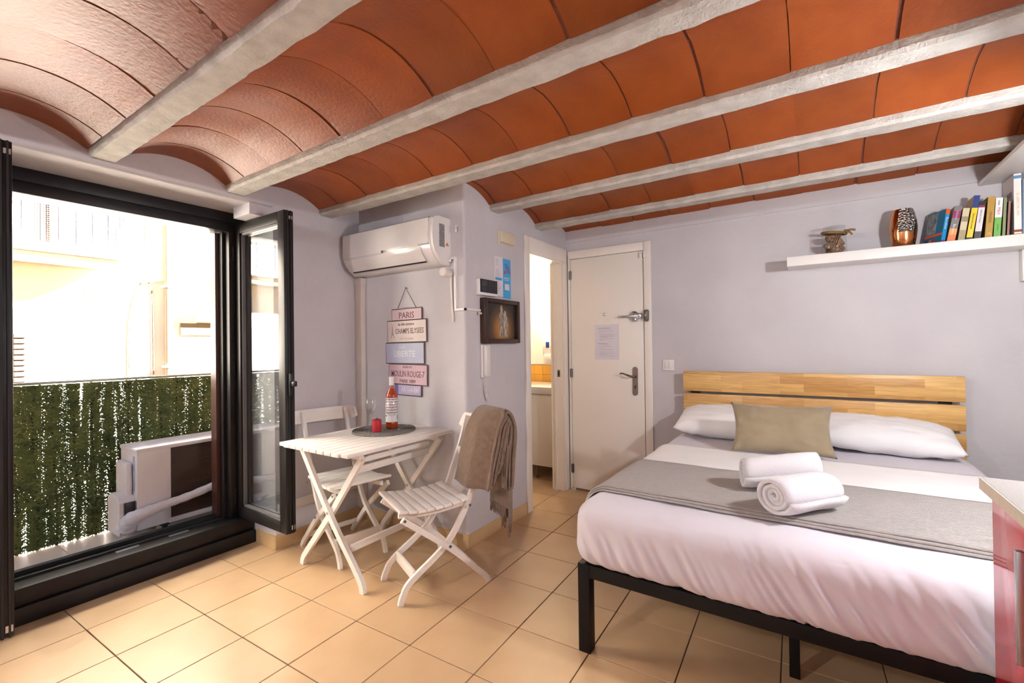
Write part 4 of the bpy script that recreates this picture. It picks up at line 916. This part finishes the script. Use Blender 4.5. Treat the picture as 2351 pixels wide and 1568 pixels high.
for k in range(22):
    b = k / 21; x = -.125 - .100 * b; y = -.408 - .018 * math.sin(b * 10 + 1); z = .35 - .07 * b; frg.tube([(x, y, z + .004), (x + random.uniform(-.005, .005), y, z - .03), (x + random.uniform(-.01, .01), y, z - .06 + random.uniform(-.012, .01))], .0022, 4)
obj('fringe', frg, wool, bl, world=False, smooth=60, kind='stuff')

# ------------------------------------------------------------------ on the table
mc = (-2.247, 1.925)
sp = [(mc[0] + (.008 + .185 * i / 640) * math.cos(i * 2 * PI / 42), mc[1] + (.008 + .185 * i / 640) * math.sin(i * 2 * PI / 42), TZ + .0056 + .0006 * math.sin(i * 1.9)) for i in range(641)]
tag(obj('place_mat', MB().tube(sp, .0068, 6, sy=.62, sx=1.0).lathe([(.185, .0005), (.185, .003), (0, .003)], (mc[0], mc[1], TZ), 40), mat('grey_braid', (.16, .145, .13, 1), .95, col2=(.36, .34, .30, 1), nscale=130, bump=.8, bscale=300), smooth=60), 'round grey braided place mat on the folding table', 'place mat')
MZ = TZ + .0105
cd = thing('candle', 'short red pillar candle on the braided mat', 'candle', (-2.213, 1.842, MZ))
obj('wax', MB().lathe([(0, 0), (.026, 0), (.0285, .002), (.0285, .068), (.027, .073), (.010, .079), (0, .081)], (-2.213, 1.842, MZ), 32), mat('red_wax', S(165, 8, 28), .4, col2=S(175, 12, 34)), cd, smooth=50)
obj('wick', MB().tube([(-2.213, 1.842, MZ + .079), (-2.212, 1.842, MZ + .087)], .0015, 6), ink, cd)
wg_m = pane_mat('wine_glass', (.99, .99, .99, 1), .7)
def wine_glass(x, y, label):
    prof = [(0, .0025), (.030, .0015), (.032, .003), (.010, .006), (.0045, .012), (.0038, .02), (.0036, .075), (.005, .083), (.016, .090), (.028, .103), (.0355, .122), (.037, .140), (.034, .160), (.030, .178), (.0294, .178), (.0333, .160), (.0362, .140), (.0347, .122), (.0273, .104), (.015, .0915), (0, .0875)]
    return tag(obj('wine_glass', MB().lathe(prof, (x, y, MZ), 32), wg_m, smooth=60), label, 'wine glass', 'wine glasses')
wine_glass(-2.372, 1.930, 'empty wine glass behind the red candle'); wine_glass(-2.168, 1.922, 'empty wine glass in front of the wine bottle')
bx, by = -2.232, 1.978
bt = thing('wine_bottle', 'rose wine bottle with a dotted white label and white capsule', 'bottle', (bx, by, MZ))
wine_m = mat('rose_wine', S(190, 62, 12), .06, col2=S(200, 70, 18), trans=.35, coat=.8)
obj('bottle', MB().lathe([(0, .004), (.030, 0), (.0365, .006), (.0372, .02), (.0372, .195), (.0355, .212), (.028, .230), (.019, .243), (.0150, .255), (.0146, .262)], (bx, by, MZ), 36), wine_m, bt, smooth=60)
obj('neck', MB().lathe([(.0146, .262), (.0142, .300), (.0, .300)], (bx, by, MZ), 24), mat('neck_glass', (.55, .42, .36, 1), .1, trans=.5), bt, smooth=60)
obj('capsule', MB().lathe([(.0150, .270), (.0152, .312), (.0158, .314), (.0158, .322), (.012, .324), (0, .324)], (bx, by, MZ), 28), mat('capsule_white', (.74, .72, .71, 1), .35), bt, smooth=50)
def wrap(z0, z1, a0, a1, r=.0378, n=18): return MB().grid(lambda a, b: (bx + r * math.cos(a0 + (a1 - a0) * a), by + r * math.sin(a0 + (a1 - a0) * a), MZ + z0 + (z1 - z0) * b), n, 2)
va = math.atan2(-by, -bx)
lb = obj('label', wrap(.042, .193, va - 1.75, va + 1.75), mat('label_paper', (.76, .73, .73, 1), .6), bt, fixn=False)
dotm = [mat('dot_red', S(200, 70, 70), .6), mat('dot_navy', S(45, 45, 70), .6), mat('dot_grey', S(140, 140, 150), .6)]
dots = [MB(), MB(), MB()]
for r_ in range(6):
    zc = .184 - r_ * .0165
    for k in range(-6, 7):
        a = va + k * .20; d_ = dots[(k + r_) % 3]; pr_ = .0384
        vs = [(bx + pr_ * math.cos(a + .085 * math.cos(q)), by + pr_ * math.sin(a + .085 * math.cos(q)), MZ + zc + .0042 * math.sin(q)) for q in [i * PI / 3 for i in range(6)]]
        d_.add(vs, [tuple(range(6))])
for q in range(3): obj('dot_print', dots[q], dotm[q], lb, smooth=None, fixn=False, kind='stuff')
obj('label_print', MB().add(wrap(.078, .084, va - 1.3, va - .9, .0384, 4).v, wrap(0, 1, 0, 1, 1, 4).f).add(wrap(.055, .086, va + .95, va + 1.1, .0384, 3).v, wrap(0, 1, 0, 1, 1, 3).f), ink, lb, fixn=False, kind='stuff')

# ------------------------------------------------------------------ bathroom seen through the doorway
vn = thing('vanity_unit', 'white bathroom vanity cabinet seen through the doorway', 'vanity', (-2.25, 3.9, 0))
obj('body', MB().box(-2.55, -1.905, 3.635, 4.10, .135, .795, bev=.002), white_plastic, vn)
obj('door_panel', MB().box(-2.222, -1.91, 3.622, 3.634, .14, .79, bev=.002), white_plastic, vn)
obj('door_panel', MB().box(-2.545, -2.226, 3.622, 3.634, .14, .79, bev=.002), white_plastic, vn)
obj('washbasin', MB().box(-2.56, -1.902, 3.60, 4.12, .797, .862, bev=.006), gloss_white, vn)
for x in (-2.19, -2.5): obj('foot', MB().lathe([(.012, 0), (.016, .004), (.016, .015), (.010, .02), (.010, .135)], (x, 3.70, 0), 14), steel_dark, vn)
obj('tap', MB().tube([(-2.1, 4.08, .86), (-2.1, 4.08, .93), (-2.1, 4.03, .95), (-2.1, 3.97, .945)], .011, 10), chrome, vn)
ytile = mat('yellow_tile', S(225, 165, 60), .3, col2=S(232, 178, 75), nscale=6)
tw = thing('bathroom_tiles', 'yellow wall tiling with a white border above the washbasin', 'tiling', (-2.35, 4.2, .5), kind='structure')
for i in range(9):
    for j in range(4):
        obj('wall_tile', MB().box(-2.80 + i * .1, -2.702 + i * .1, 4.192, 4.2, .635 + j * .1, .733 + j * .1, bev=.001, seg=1), ytile, tw, smooth=None)
obj('border', MB().box(-2.80, -1.902, 4.188, 4.2, 1.036, 1.056, bev=.003), gloss_white, tw)
sd = thing('soap_dispenser', 'white wall soap dispenser with a blue window in the bathroom', 'soap dispenser', (-2.30, 4.2, 1.08))
pbl = [(4.2, 1.09), (4.13, 1.11), (4.10, 1.16), (4.095, 1.30), (4.12, 1.345), (4.2, 1.35)]
obj('case', MB().prism(pbl, lambda y, z, x: (x, y, z), -2.345, -2.225), white_plastic, sd)
obj('window', MB().box(-2.305, -2.265, 4.092, 4.099, 1.215, 1.275, bev=.003), mat('dispenser_blue', S(35, 70, 140), .3), sd)
obj('lever', MB().box(-2.325, -2.245, 4.085, 4.12, 1.095, 1.15, bev=.005), white_plastic, sd)
td = thing('towel_dispenser', 'white plastic dispenser beside the washbasin', 'dispenser', (-1.96, 4.0, .95))
obj('case', MB().box(-1.985, -1.9, 3.86, 3.99, .955, 1.235, bev=.02), white_plastic, td)
obj('spout', MB().box(-1.975, -1.925, 3.89, 3.96, .915, .957, bev=.004), alu, td)
lp = thing('bathroom_spotlight', 'small chrome spotlight glowing on the bathroom wall', 'spotlight', (-2.26, 4.16, 1.85))
obj('rose', MB().lathe([(.03, 0), (.03, .012), (0, .014)], fn=lambda a, b, c: (-2.24 + a, 4.2 - c, 1.93 + b), n=20), chrome, lp)
obj('arm', MB().tube([(-2.24, 4.19, 1.93), (-2.24, 4.13, 1.935), (-2.25, 4.09, 1.915)], .008, 8), chrome, lp)
obj('head', MB().lathe([(.012, 0), (.02, -.01), (.032, -.05), (.030, -.05), (.018, -.012)], (-2.255, 4.08, 1.92), 20), chrome, lp)
obj('bulb', MB().lathe([(0, 0), (.018, -.006), (.022, -.02), (.014, -.034), (0, -.038)], (-2.255, 4.08, 1.890), 16), mat('bulb_glow', (1, .9, .7, 1), .4, emit=(1, .78, .45, 1), estr=25), lp)
ld = bpy.data.lights.new('bathroom_bulb', 'POINT'); ld.energy = 29; ld.color = (1, .80, .54); ld.shadow_soft_size = .05
lo = bpy.data.objects.new('bathroom_bulb', ld); COL.objects.link(lo); lo.parent = lp; lo.location = (-2.255 + 2.26, 3.95 - 4.16, 1.80 - 1.85)

# ------------------------------------------------------------------ balcony and street
bal = struct('floor_balcony', MB().box(-3.90, -3.2, -.6, 3.2, -.1, .094), grout, 'tiled balcony floor outside the window', 'balcony floor')
bt_m = mat('balcony_tile', (.60, .54, .50, 1), .35, col2=(.68, .62, .58, 1), nscale=5, rnd=.05)
for i in range(2):
    for j in range(11):
        y = -.568 + j * .332; x = -3.205 - i * .332
        obj('floor_tile', MB().box(max(-3.895, x - .330), x, y + .001, y + .330, .088, .100, bev=.001, seg=1), bt_m, bal, smooth=None)
hg = thing('hedge_screen', 'artificial green hedge screen on the balcony railing', 'hedge', (-3.77, 1.3, .1))
leaf_m = mat('hedge_leaf', (.045, .075, .026, 1), .6, col2=(.12, .155, .05, 1), nscale=9, spec=.3)
stem_m = mat('hedge_stem', (.030, .026, .014, 1), .8)
HX = -3.76; fol = MB(); stm = MB(); vs = []; fs = []
rg = random.Random(3)
ystart, yend = .15, 2.35
strands = []
y = ystart
while y < yend:
    strands.append((y, 1.0)); y += .088 + rg.uniform(-.008, .008)
thin_ = []
for a, b in zip(strands[:-1], strands[1:]):
    for q in (.2, .35, .5, .65, .8): thin_.append((a[0] + (b[0] - a[0]) * (q + rg.uniform(-.06, .06)), .55))
def leaves(y0, dens, count, reach, spread):
    zz = .105
    step = (.945) / count
    ph = rg.uniform(0, 6)
    for k in range(count):
        z = .105 + step * k; yy = y0 + .010 * math.sin(z * 6 + ph); x = HX + rg.uniform(-.012, .012)
        for sd_ in (-1, 1):
            ln = reach * rg.uniform(.6, 1.15); an = math.radians(rg.uniform(15, 60)); ox = rg.uniform(-spread, spread)
            dy, dz = sd_ * ln * math.cos(an), ln * math.sin(an); wy, wz = -dz / ln * .0027, dy / ln * .0027
            ztop = min(z + dz, 1.052); o = len(vs)
            vs.extend([(x, yy - wy, z - wz), (x, yy + wy, z + wz), (x + ox * .6, yy + dy * .6 + wy, z + (ztop - z) * .6 + wz), (x + ox, yy + dy, ztop), (x + ox * .6, yy + dy * .6 - wy, z + (ztop - z) * .6 - wz)])
            fs.append((o, o + 1, o + 2, o + 3, o + 4))
for y0, d_ in strands: leaves(y0, 1, 190, .032, .02); leaves(y0 + .010, 1, 150, .030, .02); leaves(y0 - .010, 1, 150, .030, .02)
for y0, d_ in thin_: leaves(y0, .5, 185, .027, .012)
fol.add(vs, fs)
obj('foliage', fol, leaf_m, hg, smooth=None, kind='stuff', fixn=False)
for y0, d_ in strands: stm.tube([(HX, y0 + .010 * math.sin(z * 6), z) for z in [.1 + .095 * i for i in range(11)]], .007, 6)
for y0, d_ in thin_: stm.tube([(HX, y0 + .006 * math.sin(z * 7), z) for z in [.1 + .19 * i for i in range(6)]], .0022, 4)
obj('stems', stm, stem_m, hg, kind='stuff')
rl = thing('balcony_railing', 'thin iron balcony railing carrying the hedge screen', 'railing', (-3.80, 1.3, .1))
obj('top_rail', MB().box(-3.835, -3.808, -.5, 3.1, 1.052, 1.068, bev=.002), steel_dark, rl)
for k in range(16): obj('baluster', MB().tube([(-3.82, -.45 + k * .23, .1), (-3.82, -.45 + k * .23, 1.053)], .006, 6), steel_dark, rl)

# outdoor unit
ou = thing('outdoor_unit', 'white outdoor air conditioning unit standing on the balcony', 'air conditioner', (-3.55, 1.43, .1))
oc = mat('unit_enamel', (.66, .63, .66, 1), .4)
uy0, uy1, ux0, ux1, uz0, uz1 = 1.040, 1.80, -3.70, -3.425, .155, .648
obj('casing', MB().box(ux0, ux1 - .012, uy0, uy1, uz0, uz1 - .012, bev=.010).box(ux1 - .012, ux1, uy0, uy0 + .175, uz0, uz1 - .012, bev=.003), oc, ou)
obj('top_cover', MB().box(ux0 - .004, ux1 + .004, uy0 - .004, uy1 + .004, uz1 - .024, uz1, bev=.006), oc, ou)
obj('bottom_rim', MB().box(ux0, ux1 + .002, uy0 + .16, uy1, uz0 - .004, uz0 + .026, bev=.003), oc, ou)
obj('pressed_panel', MB().prism([(uy0 + .035, .36), (uy0 + .150, .36), (uy0 + .150, .575), (uy0 + .128, .605), (uy0 + .050, .595), (uy0 + .035, .58)], lambda y, z, x: (x, y, z), ux1, ux1 + .002), oc, ou)
obj('coil', MB().box(ux1 - .012, ux1 - .008, uy0 + .175, uy1 - .02, uz0 + .026, uz1 - .024), mat('coil_brown', (.045, .026, .016, 1), .6), ou)
fin = MB()
for k in range(36): z = uz0 + .032 + k * .0124; fin.box(ux1 - .008, ux1 - .004, uy0 + .176, uy1 - .02, z, z + .004)
obj('fins', fin, mat('fin_brown', (.065, .038, .024, 1), .5), ou, kind='stuff')
obj('side_cover', MB().box(ux0 + .03, ux1 - .06, uy0 - .035, uy0, .345, .560, bev=.014), oc, ou)
vcp = [(-3.66, .135), (-3.47, .135), (-3.455, .15), (-3.455, .335), (-3.475, .362), (-3.50, .372), (-3.62, .372), (-3.66, .34)]
obj('valve_cover', MB().prism(vcp, lambda x, z, y: (x, y, z), uy0 - .075, uy0 - .001), oc, ou)
obj('valve_opening', MB().box(-3.452, -3.440, uy0 - .055, uy0 - .004, .17, .335, bev=.004), black_plastic, ou)
obj('data_sticker', MB().box(ux1 - .06, ux1 - .032, uy0 - .0012, uy0 - .0002, .38, .60), mat('unit_sticker', (.55, .58, .68, 1), .5, col2=(.10, .16, .34, 1), nscale=130, stretch=(1, 1, .5)), ou)
pipe = catmull([(-3.47, uy0 - .035, .185), (-3.425, uy0 - .030, .235), (-3.395, uy0 + .03, .262), (-3.388, uy0 + .14, .285), (-3.375, uy0 + .26, .305), (-3.355, uy0 + .42, .345), (-3.33, uy0 + .52, .375)], 7)
nr = len(pipe); obj('wrapped_pipe', MB().tube(pipe, [(.052 - .027 * min(1, i / 22)) * (1 + .06 * math.sin(i * 1.7)) for i in range(nr)], 14), mat('pipe_wrap', (.68, .64, .66, 1), .6, bump=.8, bscale=40), ou, smooth=60)
for y in (uy0 + .15, uy1 - .15):
    for x in (ux0 + .04, ux1 - .03): obj('foot', MB().lathe([(.026, 0), (.028, .012), (.016, .02), (.014, .036), (.03, .042), (.03, .055)], (x, y, .100), 14), black_plastic, ou)

# street facade opposite
fac_m = mat('facade_render', (.60, .54, .45, 1), .9, col2=(.65, .59, .50, 1), nscale=1.5, bump=.2, bscale=12)
FX = -7.5
fa = thing('opposite_house', 'sunlit ochre house facade across the street', 'building', (FX, 2, -3.5))
obj('front_wall', MB().box(FX - .3, FX, -7, 14, -3.5, 8), fac_m, fa)
slab_m = mat('balcony_stone', (.72, .66, .56, 1), .8)
bs = obj('balcony_slab', MB().box(FX, FX + .60, -1.5, 2.03, 2.33, 2.43, bev=.01).box(FX, FX + .52, -1.5, 1.96, 2.27, 2.33, bev=.01), slab_m, fa)
rail_m = mat('rail_iron', (.012, .012, .03, 1), .5)
for k in range(24): y = 1.995 - k * .142; obj('railing_bar', MB().tube([(FX + .57, y, 2.43), (FX + .57, y, 3.42)], .008, 6), rail_m, bs)
for k in range(4): obj('railing_bar', MB().tube([(FX + .57 - .14 * (k + 1) + .02, 1.995, 2.43), (FX + .57 - .14 * (k + 1) + .02, 1.995, 3.42)], .008, 6), rail_m, bs)
obj('hand_rail', MB().box(FX + .55, FX + .59, -1.5, 2.01, 3.42, 3.45), rail_m, bs)
lat = MB()
for k in range(7): lat.box(FX + .50, FX + .505, 1.245 + k * .022, 1.257 + k * .022, 2.44, 3.3)
for k in range(40): lat.box(FX + .505, FX + .51, 1.245, 1.39, 2.45 + k * .022, 2.461 + k * .022)
obj('lattice_screen', lat, mat('lattice_brown', (.05, .022, .012, 1), .8), bs, kind='stuff')
wfm = mat('shutter_wood', (.085, .050, .028, 1), .7)
wn = obj('window', MB().box(FX, FX + .05, .55, 1.335, -.2, 1.735), wfm, fa)
obj('pane', MB().box(FX + .05, FX + .06, .60, 1.15, -.2, 1.66), mat('house_glass', (.5, .5, .5, 1), .1), wn)
for k in range(26): obj('shutter_slat', MB().box(FX + .05, FX + .075, 1.155, 1.255, -.15 + k * .062, -.10 + k * .062, bev=.006, seg=1), wfm, wn)
obj('downpipe', MB().tube([(FX + .07, 2.62, -3.5), (FX + .07, 2.62, 8)], .05, 14), mat('downpipe_tan', (.16, .12, .08, 1), .6), fa)
for z in (3.0, 2.1, 1.0): obj('pipe_clamp', MB().box(FX, FX + .13, 2.56, 2.68, z, z + .03), slab_m, fa)
obj('cable', MB().tube(catmull([(FX + .02, 2.30, 4.5), (FX + .02, 2.27, 2.9), (FX + .02, 2.33, 2.2), (FX + .02, 2.20, 1.3), (FX + .02, 2.28, -2)], 8), .008, 6), wfm, fa)
obj('cable', MB().tube(catmull([(FX + .02, 2.40, 4.5), (FX + .02, 2.38, 2.4), (FX + .02, 2.46, 1.7), (FX + .02, 2.44, -2)], 8), .008, 6), wfm, fa)
obj('conduit_arm', MB().tube(catmull([(FX + .03, 1.80, 1.98), (FX + .06, 2.0, 2.10), (FX + .05, 2.35, 2.16), (FX + .02, 2.6, 2.22)], 6), .018, 8), slab_m, fa)
obj('cornice', MB().prism([(FX, 1.62), (FX + .22, 1.72), (FX + .28, 1.80), (FX + .28, 1.84), (FX, 1.84)], lambda x, z, y: (x, y, z), 2.98, 4.4), slab_m, fa)
obj('wall_band', MB().box(FX, FX + .03, 2.78, 4.4, 1.45, 1.62), mat('sign_tan', (.13, .09, .05, 1), .8), fa)
stg = struct('floor_street', MB().box(-7.5, -3.3, -7, 14, -3.6, -3.5), mat('street_stone', (.10, .095, .09, 1), .9), 'stone paved street below the balcony', 'street')

# ------------------------------------------------------------------ wall lamp, and fill lamps added behind the camera
wl = thing('wall_lamp', 'round white wall lamp above the kitchen counter', 'lamp', (XR, 1.78, 1.72))
obj('base', MB().lathe([(.05, 0), (.05, .02), (0, .022)], fn=lambda a, b, c: (XR - c, 1.78 + a, 1.77 + b), n=24), chrome, wl)
obj('shade', MB().lathe([(0, -.055), (.030, -.046), (.050, -.022), (.055, 0), (.050, .022), (.030, .046), (0, .055)], (XR - .165, 1.78, 1.77), 24), mat('lamp_opal', (.9, .9, .9, 1), .5, emit=(1, .92, .82, 1), estr=6), wl, smooth=80)
obj('cap', MB().lathe([(.030, .105), (.060, .095), (.150, .042), (.152, .040), (.060, .088), (.030, .098)], (XR - .165, 1.78, 1.77), 32), steel_dark, wl, smooth=60)
obj('stem', MB().tube([(XR - .02, 1.78, 1.77), (XR - .112, 1.78, 1.77)], .012, 10), chrome, wl)
ld = bpy.data.lights.new('wall_lamp_light', 'POINT'); ld.energy = 93; ld.color = (.96, .985, 1); ld.shadow_soft_size = .055
lo = bpy.data.objects.new('wall_lamp_light', ld); COL.objects.link(lo); lo.parent = wl; lo.location = (-.165, 0, -.015)


def fill_lamp(x, y, label, e):  # unseen fill light, added to brighten the door, bed foot and alcove
    c = thing('fill_lamp', label, 'lamp', (x, y, 2.255), 0, 'added fill lamps behind the camera')
    obj('base', MB().lathe([(.12, 0), (.12, -.012), (0, -.012)], (x, y, 2.250), 32), white_plastic, c)
    obj('diffuser', MB().lathe([(.115, -.012), (.11, -.032), (.08, -.045), (0, -.050)], (x, y, 2.250), 32), MATS['lamp_opal'], c, smooth=80)
    d = bpy.data.lights.new('fill_lamp_light', 'POINT'); d.energy = e; d.color = (.92, .96, 1); d.shadow_soft_size = .06
    o = bpy.data.objects.new('fill_lamp_light', d); COL.objects.link(o); o.parent = c; o.location = (0, 0, -.130)
fill_lamp(-1.75, -1.35, 'added round opal fill lamp nearer the window side', 100)
fill_lamp(-.25, -1.944, 'added round opal fill lamp nearer the kitchen side', 32)
